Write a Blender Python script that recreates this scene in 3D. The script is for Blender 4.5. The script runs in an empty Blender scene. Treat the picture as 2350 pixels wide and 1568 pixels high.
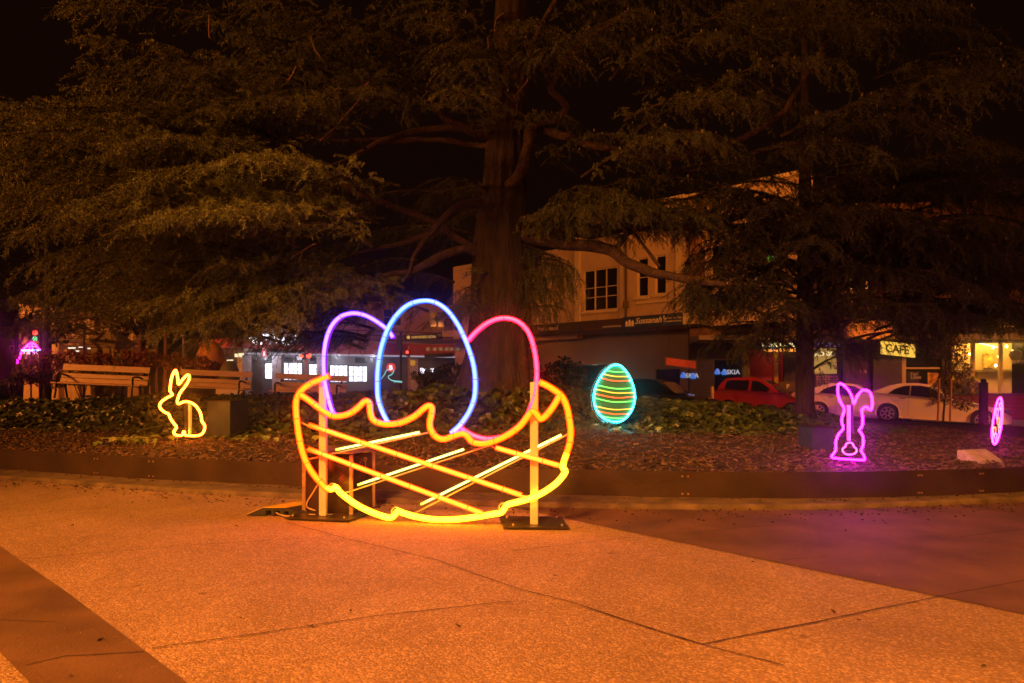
import bpy, bmesh, math, random
import numpy as np
from mathutils import Vector, Matrix, noise
random.seed(7); RNG = np.random.default_rng(7)
scene = bpy.context.scene
COL = scene.collection
F = 1567.0; HX = 1175.0; HY = 885.0; CH = 1.2          # focal length and horizon of the photograph, camera height
def P(px, py, Y): return Vector(((px-HX)/F*Y, Y, CH-(py-HY)/F*Y))
def G(px, py, z=0.0):
    Y = (CH-z)*F/(py-HY); return Vector(((px-HX)/F*Y, Y, z))
def lerp(a, b, t): return a+(b-a)*t
def sstep(a, b, x):
    t = min(1, max(0, (x-a)/(b-a))); return t*t*(3-2*t)

# ------------------------------------------------------------------ materials
def new_mat(name):
    m = bpy.data.materials.new(name); m.use_nodes = True
    nt = m.node_tree; b = nt.nodes['Principled BSDF']; return m, nt, b
def mat(name, col, rough=.7, metal=0, var=.25, scale=6, bump=0, bscale=None, stretch=None, spec=.5, coat=0):
    m, nt, b = new_mat(name); N = nt.nodes; L = nt.links
    b.inputs['Roughness'].default_value = rough; b.inputs['Metallic'].default_value = metal
    b.inputs['Specular IOR Level'].default_value = spec; b.inputs['Coat Weight'].default_value = coat
    tc = N.new('ShaderNodeTexCoord'); src = tc.outputs['Object']
    if stretch:
        mp = N.new('ShaderNodeMapping'); mp.inputs['Scale'].default_value = stretch
        L.new(src, mp.inputs['Vector']); src = mp.outputs['Vector']
    n = N.new('ShaderNodeTexNoise'); n.inputs['Scale'].default_value = scale; n.inputs['Detail'].default_value = 6
    L.new(src, n.inputs['Vector'])
    r = N.new('ShaderNodeValToRGB')
    r.color_ramp.elements[0].position = .3; r.color_ramp.elements[1].position = .7
    r.color_ramp.elements[0].color = tuple(c*(1-var) for c in col)+(1,)
    r.color_ramp.elements[1].color = tuple(min(1, c*(1+var)) for c in col)+(1,)
    L.new(n.outputs['Fac'], r.inputs['Fac']); L.new(r.outputs['Color'], b.inputs['Base Color'])
    if bump:
        n2 = N.new('ShaderNodeTexNoise'); n2.inputs['Scale'].default_value = bscale or scale*4; n2.inputs['Detail'].default_value = 5
        L.new(src, n2.inputs['Vector'])
        bp = N.new('ShaderNodeBump'); bp.inputs['Strength'].default_value = bump; bp.inputs['Distance'].default_value = .06 if 'bark' in name else .02
        L.new(n2.outputs['Fac'], bp.inputs['Height']); L.new(bp.outputs['Normal'], b.inputs['Normal'])
    return m
def island_mat(name, cols, rough=.6, spec=.4, transl=0):
    m, nt, b = new_mat(name); N = nt.nodes; L = nt.links
    g = N.new('ShaderNodeNewGeometry'); r = N.new('ShaderNodeValToRGB'); cr = r.color_ramp
    cr.elements[0].color = cols[0]+(1,); cr.elements[1].color = cols[-1]+(1,)
    for i, c in enumerate(cols[1:-1]):
        e = cr.elements.new((i+1)/(len(cols)-1)); e.color = c+(1,)
    L.new(g.outputs['Random Per Island'], r.inputs['Fac']); L.new(r.outputs['Color'], b.inputs['Base Color'])
    b.inputs['Roughness'].default_value = rough; b.inputs['Specular IOR Level'].default_value = spec
    return m
def emis(name, core, rim=None, k=1.0, base=(.07,.07,.07), lo=.08, hi=.5):
    """lit tube or lamp: core colour turning to a rim colour at grazing view angles"""
    m, nt, b = new_mat(name); N = nt.nodes; L = nt.links
    b.inputs['Base Color'].default_value = base+(1,); b.inputs['Roughness'].default_value = .35
    mx = max(core); 
    b.inputs['Emission Strength'].default_value = k
    if rim is None: b.inputs['Emission Color'].default_value = core+(1,)
    else:
        lw = N.new('ShaderNodeLayerWeight'); lw.inputs['Blend'].default_value = .35  # the tube's halo is painted into its emission by view angle
        mr = N.new('ShaderNodeMapRange'); mr.inputs['From Min'].default_value = lo; mr.inputs['From Max'].default_value = hi
        L.new(lw.outputs['Facing'], mr.inputs['Value'])
        mix = N.new('ShaderNodeMix'); mix.data_type = 'RGBA'; mix.clamp_factor = True
        mix.inputs[6].default_value = core+(1,); mix.inputs[7].default_value = rim+(1,)
        L.new(mr.outputs['Result'], mix.inputs[0]); L.new(mix.outputs[2], b.inputs['Emission Color'])
    return m

M = {}
M['steel_dark'] = mat('weathered_steel', (.045,.025,.015), .62, .3, .35, 2.5, .25, 30)
M['kerb'] = mat('mossy_concrete', (.13,.095,.062), .95, 0, .45, 5, .9, 22)
M['black'] = mat('black_plastic', (.012,.012,.013), .45, 0, .2)
M['rubber'] = mat('black_rubber', (.02,.02,.02), .7, 0, .3, 20, .3)
M['post'] = mat('galvanised_post', (.62,.6,.56), .45, .25, .12, 8, .08, 40)
M['plate'] = mat('scuffed_plate', (.07,.05,.035), .4, .5, .5, 7, .2, 30)
M['boxpanel'] = mat('dark_glossy_panel', (.035,.02,.015), .22, .2, .5, 5, .1, 12)
M['boxframe'] = mat('box_angle_steel', (.33,.22,.14), .45, .5, .35, 18, .2)
M['yellow_lid'] = mat('yellow_rubber_lid', (.62,.42,.05), .55, 0, .2)
M['cable'] = mat('cable_sheath', (.45,.32,.18), .5)
M['rod'] = mat('frame_rod_steel', (.5,.42,.32), .35, .7, .15)
M['bark'] = mat('cedar_bark', (.034,.023,.016), .95, 0, .5, 3, 1.0, 9, (3,3,.6))
M['limb'] = mat('lit_limb_bark', (.075,.048,.030), .95, 0, .5, 4, 1.0, 12, (3,3,3))  # paler copy of the trunk bark: light on the limbs painted in
M['deadtwig'] = mat('pale_dead_twig', (.22,.13,.07), .9, 0, .4, 20, .4)
M['needle'] = island_mat('cedar_needles', [(.04,.055,.014),(.08,.095,.022),(.13,.14,.035),(.06,.07,.018)], .5, .5)
M['needle_dark'] = island_mat('dark_cedar_needles', [(.020,.026,.010),(.05,.05,.018),(.03,.036,.012)], .5, .4)
M['cone'] = island_mat('upright_cones', [(.22,.2,.1),(.33,.27,.12),(.15,.17,.1)], .6)
M['ivy'] = island_mat('ivy_leaves', [(.012,.02,.006),(.03,.045,.010),(.065,.10,.016),(.018,.03,.008),(.11,.13,.025)], .42, .5)
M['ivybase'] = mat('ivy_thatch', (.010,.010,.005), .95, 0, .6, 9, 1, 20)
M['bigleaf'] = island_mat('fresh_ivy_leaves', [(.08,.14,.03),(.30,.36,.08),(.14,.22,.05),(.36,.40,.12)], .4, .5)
M['grass'] = island_mat('grass_blades', [(.06,.1,.02),(.12,.17,.04),(.16,.16,.06)], .6)
M['chip'] = island_mat('bark_chips', [(.04,.026,.018),(.10,.06,.042),(.17,.105,.07),(.055,.036,.026),(.26,.18,.12)], .8, .3)
M['soil'] = mat('mulch_soil', (.035,.024,.018), .95, 0, .5, 8, 1, 40)
M['lawn'] = mat('worn_lawn', (.09,.085,.03), .95, 0, .4, 4, 1, 60)
M['rednandina'] = island_mat('red_shrub_leaves', [(.16,.035,.02),(.30,.06,.03),(.10,.05,.02),(.4,.12,.06)], .55)
M['hedge'] = island_mat('pale_hedge_leaves', [(.12,.09,.03),(.24,.15,.06),(.07,.06,.02),(.3,.2,.1)], .55)
M['maple'] = island_mat('street_tree_leaves', [(.11,.08,.025),(.2,.14,.04),(.06,.05,.02)], .5)
M['benchwood'] = mat('painted_bench_slat', (.6,.42,.27), .55, 0, .12, 3, .1, 30, (1,8,8))
M['iron'] = mat('cast_iron', (.03,.025,.022), .5, .5, .3)
M['stone'] = mat('carved_stone', (.42,.32,.2), .85, 0, .2, 3, .4, 14)
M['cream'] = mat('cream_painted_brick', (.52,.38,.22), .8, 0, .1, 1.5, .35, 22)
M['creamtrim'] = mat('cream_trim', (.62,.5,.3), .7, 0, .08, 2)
M['taupe_wall'] = mat('taupe_render', (.23,.19,.15), .85, 0, .12, 1.2, .1)  # plain taupe base colour shared by walls and awning undersides
M['darkwall'] = mat('dark_shop_wall', (.035,.028,.024), .6, 0, .3, 1.5)
M['darkglass'] = mat('dark_glass', (.012,.010,.009), .12, 0, .3, 1.0)
M['orangewall'] = mat('upper_street_wall', (.13,.065,.03), .85, 0, .3, 1.0, .3)
M['redpaint'] = mat('red_fascia', (.45,.03,.02), .5, 0, .12, 1)
M['bluepaint'] = mat('navy_fascia', (.012,.03,.12), .5, 0, .1)
M['brownpaint'] = mat('brown_fascia', (.05,.03,.02), .6, 0, .1)
M['blackpaint'] = mat('black_fascia', (.012,.012,.014), .5, 0, .1)
M['letter_cream'] = mat('cream_lettering', (.85,.75,.6), .6, 0, .05)
M['letter_black'] = mat('black_lettering', (.01,.01,.01), .6, 0, .05)
M['letter_white'] = mat('white_lettering', (.8,.78,.74), .6, 0, .05)
M['redtile'] = mat('dark_red_tiles', (.16,.02,.015), .25, 0, .3, 3)
M['road'] = mat('asphalt_road', (.055,.048,.043), .9, 0, .3, 3, .5, 60)
M['footpath'] = mat('street_footpath', (.22,.18,.14), .9, 0, .2, 2, .3)
M['whitepaint'] = mat('white_car_paint', (.74,.66,.52), .28, 0, .04, 1, coat=.6)
M['redcar'] = mat('red_car_paint', (.33,.018,.012), .22, 0, .06, 1, coat=.8)
M['blackcar'] = mat('black_car_paint', (.012,.012,.013), .18, 0, .1, 1, coat=.8)
M['carglass'] = mat('tinted_glass', (.012,.012,.014), .08, 0, .1, 1)
M['tyre'] = mat('tyre_rubber', (.018,.018,.018), .8, 0, .2)
M['alloy'] = mat('alloy_wheel', (.55,.52,.48), .3, .8, .1)
M['chrome'] = mat('chrome_trim', (.6,.58,.55), .15, 1, .05)
M['taillight'] = mat('red_lens', (.4,.02,.015), .12, 0, .1, coat=.5)
M['egg_orange'] = mat('orange_egg_shell', (.8,.36,.06), .5, 0, .1, 3)
M['egg_green'] = mat('olive_egg_shell', (.22,.2,.03), .5, 0, .1, 3)
M['egg_mauve'] = mat('mauve_egg_shell', (.32,.13,.16), .5, 0, .1, 3)
M['greenbox'] = mat('blue_grey_cabinet', (.05,.062,.07), .4, .4, .25, 6, .1)
M['concrete'] = mat('pale_plinth', (.42,.36,.33), .9, 0, .25, 14, .5, 60)
M['timber'] = mat('tree_stake', (.42,.2,.09), .8, 0, .2)
M['clip'] = mat('grey_clip', (.16,.15,.14), .5, .3, .05)

# pavement: exposed aggregate
def pavement_mat():
    m, nt, b = new_mat('exposed_aggregate'); N = nt.nodes; L = nt.links
    tc = N.new('ShaderNodeTexCoord')
    v = N.new('ShaderNodeTexVoronoi'); v.inputs['Scale'].default_value = 88; L.new(tc.outputs['Object'], v.inputs['Vector'])
    r = N.new('ShaderNodeValToRGB'); cr = r.color_ramp
    cr.elements[0].color = (.29,.19,.125,1); cr.elements[1].color = (.60,.44,.33,1)
    e = cr.elements.new(.45); e.color = (.36,.245,.17,1); e = cr.elements.new(.75); e.color = (.42,.29,.21,1)
    sp = N.new('ShaderNodeSeparateColor'); L.new(v.outputs['Color'], sp.inputs[0]); L.new(sp.outputs[0], r.inputs['Fac'])
    n = N.new('ShaderNodeTexNoise'); n.inputs['Scale'].default_value = 1.1; n.inputs['Detail'].default_value = 12; n.inputs['Roughness'].default_value = .68; n.inputs['Distortion'].default_value = .6; L.new(tc.outputs['Object'], n.inputs['Vector'])
    r2 = N.new('ShaderNodeValToRGB'); r2.color_ramp.elements[0].position = .3; r2.color_ramp.elements[1].position = .75
    r2.color_ramp.elements[0].color = (.66,.63,.58,1); r2.color_ramp.elements[1].color = (1.08,1.05,1.02,1)
    L.new(n.outputs['Fac'], r2.inputs['Fac'])
    v3 = N.new('ShaderNodeTexVoronoi'); v3.inputs['Scale'].default_value = 1.9; L.new(tc.outputs['Object'], v3.inputs['Vector'])
    r3 = N.new('ShaderNodeValToRGB'); r3.color_ramp.elements[0].position = .035; r3.color_ramp.elements[1].position = .06; r3.color_ramp.elements[0].color = (.6,.57,.54,1); r3.color_ramp.elements[1].color = (1,1,1,1); L.new(v3.outputs['Distance'], r3.inputs['Fac'])
    m3 = N.new('ShaderNodeMix'); m3.data_type = 'RGBA'; m3.blend_type = 'MULTIPLY'; m3.inputs[0].default_value = 1; L.new(r2.outputs['Color'], m3.inputs[6]); L.new(r3.outputs['Color'], m3.inputs[7])
    mx = N.new('ShaderNodeMix'); mx.data_type = 'RGBA'; mx.blend_type = 'MULTIPLY'; mx.inputs[0].default_value = 1
    L.new(r.outputs['Color'], mx.inputs[6]); L.new(m3.outputs[2], mx.inputs[7]); L.new(mx.outputs[2], b.inputs['Base Color'])
    n2 = N.new('ShaderNodeTexNoise'); n2.inputs['Scale'].default_value = 90; n2.inputs['Detail'].default_value = 3; L.new(tc.outputs['Object'], n2.inputs['Vector'])
    ad = N.new('ShaderNodeMath'); ad.operation = 'SUBTRACT'; L.new(n2.outputs['Fac'], ad.inputs[0]); L.new(v.outputs['Distance'], ad.inputs[1])
    bp = N.new('ShaderNodeBump'); bp.inputs['Strength'].default_value = .85; bp.inputs['Distance'].default_value = .008
    L.new(ad.outputs[0], bp.inputs['Height']); L.new(bp.outputs['Normal'], b.inputs['Normal'])
    b.inputs['Roughness'].default_value = .75; b.inputs['Specular IOR Level'].default_value = .35
    return m
M['pave'] = pavement_mat()
M['band'] = mat('dark_honed_paving', (.13,.072,.038), .7, 0, .35, 2.2, .45, 70)
M['joint'] = mat('joint_grit', (.05,.03,.02), 1, 0, .5, 30, .5)

# neon
M['n_gold'] = emis('gold_neon', (14,.70,.01), (11,.17,.0))
M['n_goldlow'] = emis('pale_gold_neon', (14,6.5,.17), (12,2.4,.02))
M['n_goldbar'] = emis('gold_bar_neon', (14,.95,.06), (12,.24,.0))
M['n_lime'] = emis('lime_neon', (2.2,3.0,.9), (.9,1.2,.0))
M['n_purple'] = emis('purple_neon', (.95,.62,18), (.6,.0,14), lo=.04, hi=.52)
M['n_blue'] = emis('blue_neon', (.50,1.0,15), (.0,.42,13), lo=.04, hi=.52)
M['n_pink'] = emis('pink_neon', (24,.20,.55), (20,.0,.20))
M['n_yellow'] = emis('yellow_neon', (34,9.5,.42), (24,.8,.0))
M['n_cyan'] = emis('cyan_neon', (.5,18,22), (.0,12,14))
M['n_s_green'] = emis('green_stripe_neon', (.6,3.0,.35), (.05,2,.05))
M['n_s_yellow'] = emis('yellow_stripe_neon', (3,1.5,.12), (2,.6,.0))
M['n_s_red'] = emis('red_stripe_neon', (4,.32,.06), (3,.05,.01))
M['n_magenta'] = emis('magenta_neon', (56,.28,54), (44,.0,40))
M['n_hot'] = emis('hot_pink_neon', (60,.5,30), (45,.02,20))
M['n_tail'] = emis('rose_neon', (7,.5,3.2), (5,.05,1.6))
M['n_violet'] = emis('violet_neon', (1.2,.5,3), (.5,.1,2))
M['n_orange'] = emis('orange_neon', (3,.8,.3), (2.5,.2,.02))
M['n_teal'] = emis('teal_neon', (.25,.8,.75))
M['l_white'] = emis('lit_white_display', (1.0,1.0,1.15), None, 1.1)
M['l_red'] = emis('lit_red_sign', (.75,.03,.03))
M['l_sigred'] = emis('red_signal', (6,.25,.08)); M['l_siggreen'] = emis('green_signal', (.05,1.1,.35))
M['l_cafe'] = emis('lit_yellow_sign', (1.0,.60,.07))
M['l_bulb'] = emis('warm_bulb', (40,18,4)); M['l_room'] = emis('lit_shop_room', (.55,.24,.035)); 
M['l_warmsign'] = emis('lit_cream_letters', (1.6,1.3,.6)); M['l_orangesign'] = emis('lit_orange_letters', (2.4,.8,.1))
M['l_blue'] = emis('lit_blue_logo', (.01,.16,.6)); M['l_letter'] = emis('lit_white_letters', (.4,.4,.45))
M['l_tube'] = emis('lit_cyan_strip', (1.1,1.7,1.8)); M['l_green'] = emis('green_awning_sign', (.25,1.1,.08))
M['l_fairy'] = emis('fairy_lights', (.8,.5,1.6)); M['l_redn'] = emis('red_window_neon', (2,.05,.12))
def acrylic(name, col):
    m, nt, b = new_mat(name); N = nt.nodes; L = nt.links
    b.inputs['Base Color'].default_value = col+(1,); b.inputs['Roughness'].default_value = .25
    tr = N.new('ShaderNodeBsdfTransparent'); mx = N.new('ShaderNodeMixShader'); mx.inputs[0].default_value = .3
    L.new(tr.outputs[0], mx.inputs[1]); L.new(b.outputs[0], mx.inputs[2]); L.new(mx.outputs[0], N['Material Output'].inputs['Surface'])
    return m
M['acrylic'] = acrylic('clear_backing_acrylic', (.6,.7,.7))
M['acrylic_glow'] = mat('frosted_glow_backing', (.02,.14,.03), .5, 0, .05)  # clear board tinted: the green neon glow is put into its colour

# ------------------------------------------------------------------ mesh builder
class MB:
    def __init__(s): s.v = []; s.f = []
    def add(s, vs, fs):
        o = len(s.v); s.v += [tuple(p) for p in vs]; s.f += [tuple(i+o for i in f) for f in fs]; return s
    def box(s, c, sz, rot=None):
        hx, hy, hz = sz[0]/2, sz[1]/2, sz[2]/2
        vs = [Vector((x*hx, y*hy, z*hz)) for x in (-1,1) for y in (-1,1) for z in (-1,1)]
        if rot is not None: vs = [rot @ v for v in vs]
        c = Vector(c); vs = [v+c for v in vs]
        return s.add(vs, [(0,1,3,2),(4,6,7,5),(0,4,5,1),(2,3,7,6),(0,2,6,4),(1,5,7,3)])
    def quadbox(s, a, b, c, d, n):   # quad a,b,c,d extruded by vector n
        a,b,c,d,n = map(Vector,(a,b,c,d,n)); vs = [a,b,c,d,a+n,b+n,c+n,d+n]
        return s.add(vs, [(0,1,2,3),(7,6,5,4),(0,4,5,1),(1,5,6,2),(2,6,7,3),(3,7,4,0)])
    def tube(s, pts, r, n=8, closed=False, caps=True):
        pts = [Vector(p) for p in pts]; m = len(pts); rs = r if isinstance(r, (list, tuple)) else [r]*m
        tang = []
        for i in range(m):
            a = pts[(i-1) % m] if (closed or i > 0) else pts[i]; b = pts[(i+1) % m] if (closed or i < m-1) else pts[i]
            t = (b-a); tang.append(t.normalized() if t.length > 1e-9 else Vector((0,0,1)))
        up = Vector((0,1,0)) if abs(tang[0].y) < .9 else Vector((1,0,0))
        nrm = (up-tang[0]*up.dot(tang[0])).normalized(); vs = []
        for i in range(m):
            nrm = nrm-tang[i]*nrm.dot(tang[i])
            nrm = nrm.normalized() if nrm.length > 1e-6 else tang[i].orthogonal().normalized()
            bn = tang[i].cross(nrm)
            for k in range(n):
                a = 2*math.pi*k/n; vs.append(pts[i]+(nrm*math.cos(a)+bn*math.sin(a))*rs[i])
        fs = []
        for i in range(m if closed else m-1):
            j = (i+1) % m
            for k in range(n): fs.append((i*n+k, i*n+(k+1)%n, j*n+(k+1)%n, j*n+k))
        if caps and not closed: fs += [tuple(range(n-1,-1,-1)), tuple((m-1)*n+k for k in range(n))]
        return s.add(vs, fs)
    def lathe(s, prof, c=(0,0,0), n=24, sx=1, sy=1):
        vs = []; c = Vector(c)
        for r, z in prof:
            for k in range(n): a = 2*math.pi*k/n; vs.append(c+Vector((r*math.cos(a)*sx, r*math.sin(a)*sy, z)))
        fs = []
        for i in range(len(prof)-1):
            for k in range(n): fs.append((i*n+k, i*n+(k+1)%n, (i+1)*n+(k+1)%n, (i+1)*n+k))
        fs += [tuple(range(n-1,-1,-1)), tuple((len(prof)-1)*n+k for k in range(n))]
        return s.add(vs, fs)
    def prism(s, poly, n):           # planar polygon extruded by vector n
        poly = [Vector(p) for p in poly]; n = Vector(n); k = len(poly)
        return s.add(poly+[p+n for p in poly], [tuple(range(k)), tuple(range(2*k-1,k-1,-1))]+[(i,i+k,(i+1)%k+k,(i+1)%k) for i in range(k)])
    def build(s, name, m, parent=None, smooth=False, bevel=0):
        me = bpy.data.meshes.new(name); me.from_pydata(s.v, [], s.f); me.update()
        bm = bmesh.new(); bm.from_mesh(me); bmesh.ops.recalc_face_normals(bm, faces=bm.faces)
        if bevel: bmesh.ops.bevel(bm, geom=[e for e in bm.edges if e.calc_face_angle(0) > .6], offset=bevel, segments=2, affect='EDGES', clamp_overlap=True)
        bm.to_mesh(me); bm.free()
        if smooth: me.shade_smooth()
        return link(name, me, m, parent)
def build_split(mb, name, m, parent, smooth=False, bevel=0):
    par = list(range(len(mb.v)))
    def find(i):
        while par[i] != i: par[i] = par[par[i]]; i = par[i]
        return i
    for f in mb.f:
        a = find(f[0])
        for b in f[1:]: par[find(b)] = a
    gr = {}
    for f in mb.f: gr.setdefault(find(f[0]), []).append(f)
    out = []
    for fs in gr.values():
        ids = sorted({i for f in fs for i in f}); mp = {i:k for k,i in enumerate(ids)}; q = MB(); q.v = [mb.v[i] for i in ids]; q.f = [tuple(mp[i] for i in f) for f in fs]
        out.append(q.build(name, m, parent, smooth=smooth, bevel=bevel))
    return out
def link(name, me, m, parent=None):
    o = bpy.data.objects.new(name, me); COL.objects.link(o)
    if m is not None: me.materials.append(m)
    if parent is not None: o.parent = parent; o.matrix_parent_inverse = parent_mat(parent).inverted()
    return o
def parent_mat(p):
    m = p.matrix_basis.copy()
    if p.parent: m = parent_mat(p.parent) @ p.matrix_parent_inverse @ m
    return m
def fast_mesh(name, V, Fc, k, m, parent=None):     # numpy verts, faces all with k corners
    me = bpy.data.meshes.new(name); nv, nf = len(V), len(Fc)
    me.vertices.add(nv); me.vertices.foreach_set('co', np.asarray(V, np.float32).ravel())
    me.loops.add(nf*k); me.loops.foreach_set('vertex_index', np.asarray(Fc, np.int32).ravel())
    me.polygons.add(nf); me.polygons.foreach_set('loop_start', np.arange(0, nf*k, k, dtype=np.int32))
    me.update(calc_edges=True)
    return link(name, me, m, parent)
def tag(o, label=None, cat=None, group=None, kind=None):
    if label: o['label'] = label
    if cat: o['category'] = cat
    if group: o['group'] = group
    if kind: o['kind'] = kind
    return o
def empty(name, loc, label, cat, group=None, rz=0):
    o = bpy.data.objects.new(name, None); COL.objects.link(o); o.location = loc; o.rotation_euler[2] = rz
    o.empty_display_size = .2; return tag(o, label, cat, group)
def smooth_pts(pts, n=6, closed=False):            # Catmull-Rom
    pts = [Vector(p) for p in pts]; m = len(pts); out = []
    for i in range(m if closed else m-1):
        p0 = pts[(i-1) % m] if (closed or i > 0) else pts[i]*2-pts[i+1]
        p1 = pts[i]; p2 = pts[(i+1) % m]; p3 = pts[(i+2) % m] if (closed or i+2 < m) else p2*2-p1
        for k in range(n):
            t = k/n; out.append(.5*((2*p1)+(p2-p0)*t+(2*p0-5*p1+4*p2-p3)*t*t+(3*p1-p0-3*p2+p3)*t*t*t))
    if not closed: out.append(pts[-1])
    return out
def text(name, s, origin, right, up, size, m, parent=None, ext=.006, shear=0, align='LEFT', sx=1, bold=0):
    cu = bpy.data.curves.new(name, 'FONT'); cu.body = s; cu.size = size; cu.extrude = ext; cu.shear = shear
    cu.align_x = align; cu.resolution_u = 3; cu.offset = bold
    to = bpy.data.objects.new(name, cu); COL.objects.link(to)
    dg = bpy.context.evaluated_depsgraph_get(); me = bpy.data.meshes.new_from_object(to.evaluated_get(dg))
    bpy.data.objects.remove(to); bpy.data.curves.remove(cu)
    r = Vector(right).normalized(); u = Vector(up).normalized(); w = r.cross(u); o = Vector(origin)+w*.012
    me.transform(Matrix(((r.x*sx,u.x,w.x,o.x),(r.y*sx,u.y,w.y,o.y),(r.z*sx,u.z,w.z,o.z),(0,0,0,1))))
    me.materials.clear()
    return link(name, me, m, parent)

# ------------------------------------------------------------------ bed outline and terrain
ctrl = [(-7.06,9.42),(-4.9,8.55),(-2.62,7.83),(-.9,7.4),(.7,7.13),(2.77,6.94),(4.2,7.08),(5.56,7.42),(8.2,8.6),(10.2,10.8),(10.9,13.5),(10.6,16.2),
        (8,19.6),(2,22.3),(-5,23.6),(-12,24),(-18,22.5),(-20.5,18.5),(-17.5,14.4),(-12,11.5)]
outline = [Vector((p.x,p.y,0)) for p in smooth_pts([(x,y,0) for x,y in ctrl], 10, True)]
OL = np.array([(p.x,p.y) for p in outline]); OLr = np.roll(OL, 1, 0)
def edge_dist(x, y):
    a = OL; b = np.roll(OL, -1, 0); d = b-a; q = np.array((x,y))
    t = np.clip(((q-a)*d).sum(1)/((d*d).sum(1)+1e-9), 0, 1); return float(np.sqrt((((a+d*t[:,None])-q)**2).sum(1)).min())
def bed_z(x, y, d=None):
    if d is None: d = edge_dist(x, y)
    k = lerp(.062, .028, sstep(0, 7.5, x)); cap = lerp(.66, .26, sstep(0, 7.5, x))
    n = noise.noise(Vector((x*.5, y*.5, 0)))*.05*min(1, d) + noise.noise(Vector((x*2, y*2, 3)))*.02*min(1, d)
    return .285+min(k*d, cap)+n
C0 = Vector((-3.5,14.6,0)); NO = len(outline); NR = 46
bv = []; bd = []
for r in range(NR):
    s_ = (r/(NR-1))
    for p in outline:
        q = C0.lerp(p, s_**.8) if r < NR-1 else p
        bv.append((q.x, q.y, bed_z(q.x, q.y)))
mb = MB(); fs = []
for r in range(NR-1):
    for k in range(NO): fs.append((r*NO+k, r*NO+(k+1)%NO, (r+1)*NO+(k+1)%NO, (r+1)*NO+k))
mb.add(bv, fs); bed = mb.build('garden_bed_ground', M['soil'], smooth=True); tag(bed, kind='structure')

def inside(x, y):
    m_ = (OL[:,1] > y) != (OLr[:,1] > y)
    return bool(np.count_nonzero(x < (OLr[m_,0]-OL[m_,0])*(y-OL[m_,1])/(OLr[m_,1]-OL[m_,1])+OL[m_,0]) % 2)

# steel edging: separate rolled plates joined end to end would move as one: one edging ring
mb = MB(); n = NO
out_t = []
nor = []
for i in range(n):
    t = (outline[(i+1)%n]-outline[(i-1)%n]).normalized(); nn = Vector((t.y,-t.x,0))
    if nn.dot(outline[i]-C0) < 0: nn = -nn
    nor.append(nn)
vs = []
for i in range(n):
    a = outline[i]+nor[i]*.0; b = outline[i]+nor[i]*.012
    vs += [(a.x,a.y,-.02),(b.x,b.y,-.02),(b.x,b.y,.322),(a.x,a.y,.322)]
fs = []
for i in range(n):
    j = (i+1)%n
    for k in range(4): fs.append((i*4+k, i*4+(k+1)%4, j*4+(k+1)%4, j*4+k))
mb.add(vs, fs); edg = empty('steel_edging', (0,7.2,0), 'long low dark steel edging plate curving round the garden bed', 'garden edging')
mb.build('edging_plate', M['steel_dark'], edg)
def bolts(i0):
    mb = MB()
    for di in (0, .12):
        for z in (.09, .27):
            p = outline[i0].lerp(outline[i0+1], di*2.2)+nor[i0]*.016
            mb.tube([p+Vector((0,0,z)), p+nor[i0]*.012+Vector((0,0,z))], .011, 8)
    build_split(mb, 'bolt_head', M['boxframe'], edg)
for i0 in (8, 12, 45, 60, 66): bolts(i0)

# kerb: concrete strip in front of the edging, from the left to the right end of the view, slightly worn
kin = [p for p in smooth_pts([G(0,1078,.04),G(200,1092,.04),G(420,1106,.04),G(650,1117,.04),G(900,1130,.04),G(1330,1140,.04),G(1800,1147,.04),G(2100,1141,.04),G(2350,1130,.04)], 14)]
kL = kin[0]+(kin[0]-kin[8])*3; kR = kin[-1]+(kin[-1]-kin[-9])*1.2+Vector((0,.5,0))
kout = [p for p in smooth_pts([G(0,1101,.0),G(200,1116,.0),G(420,1132,.0),G(650,1144,.0),G(900,1156,.0),G(1330,1167,.0),G(1800,1171,.0),G(2100,1163,.0),G(2350,1152,.0)], 14)]
oL = kout[0]+(kout[0]-kout[8])*3; oR = kout[-1]+(kout[-1]-kout[-9])*1.2+Vector((0,.5,0))
kin = [kL]+kin+[kR]; kout = [oL]+kout+[oR]
# denser
def dens(ps, n): 
    o = []
    for a, b in zip(ps, ps[1:]):
        for k in range(n): o.append(a.lerp(b, k/n))
    return o+[ps[-1]]
kin = dens(kin, 4); kout = dens(kout, 4); vs = []
for i, (a, b) in enumerate(zip(kin, kout)):
    w = noise.noise(Vector((b.x*3,b.y*3,1)))*.014+noise.noise(Vector((b.x*11,b.y*11,1)))*.006; zt = .052+noise.noise(Vector((b.x*2,b.y*2,5)))*.008
    d = (b-a); d.z = 0; d.normalize(); b2 = b+d*w
    vs += [(a.x,a.y+.1,-.01),(a.x,a.y+.1,zt+.004),(b2.x-d.x*.03,b2.y-d.y*.03,zt),(b2.x-d.x*.006,b2.y-d.y*.006,zt-.016),(b2.x,b2.y,-.01)]
fs = []
for i in range(len(kin)-1):
    for k in range(4): fs.append((i*5+k, i*5+k+1, (i+1)*5+k+1, (i+1)*5+k))
mb = MB(); mb.add(vs, fs); kb = mb.build('kerb', M['kerb']); tag(kb, kind='structure')

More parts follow.
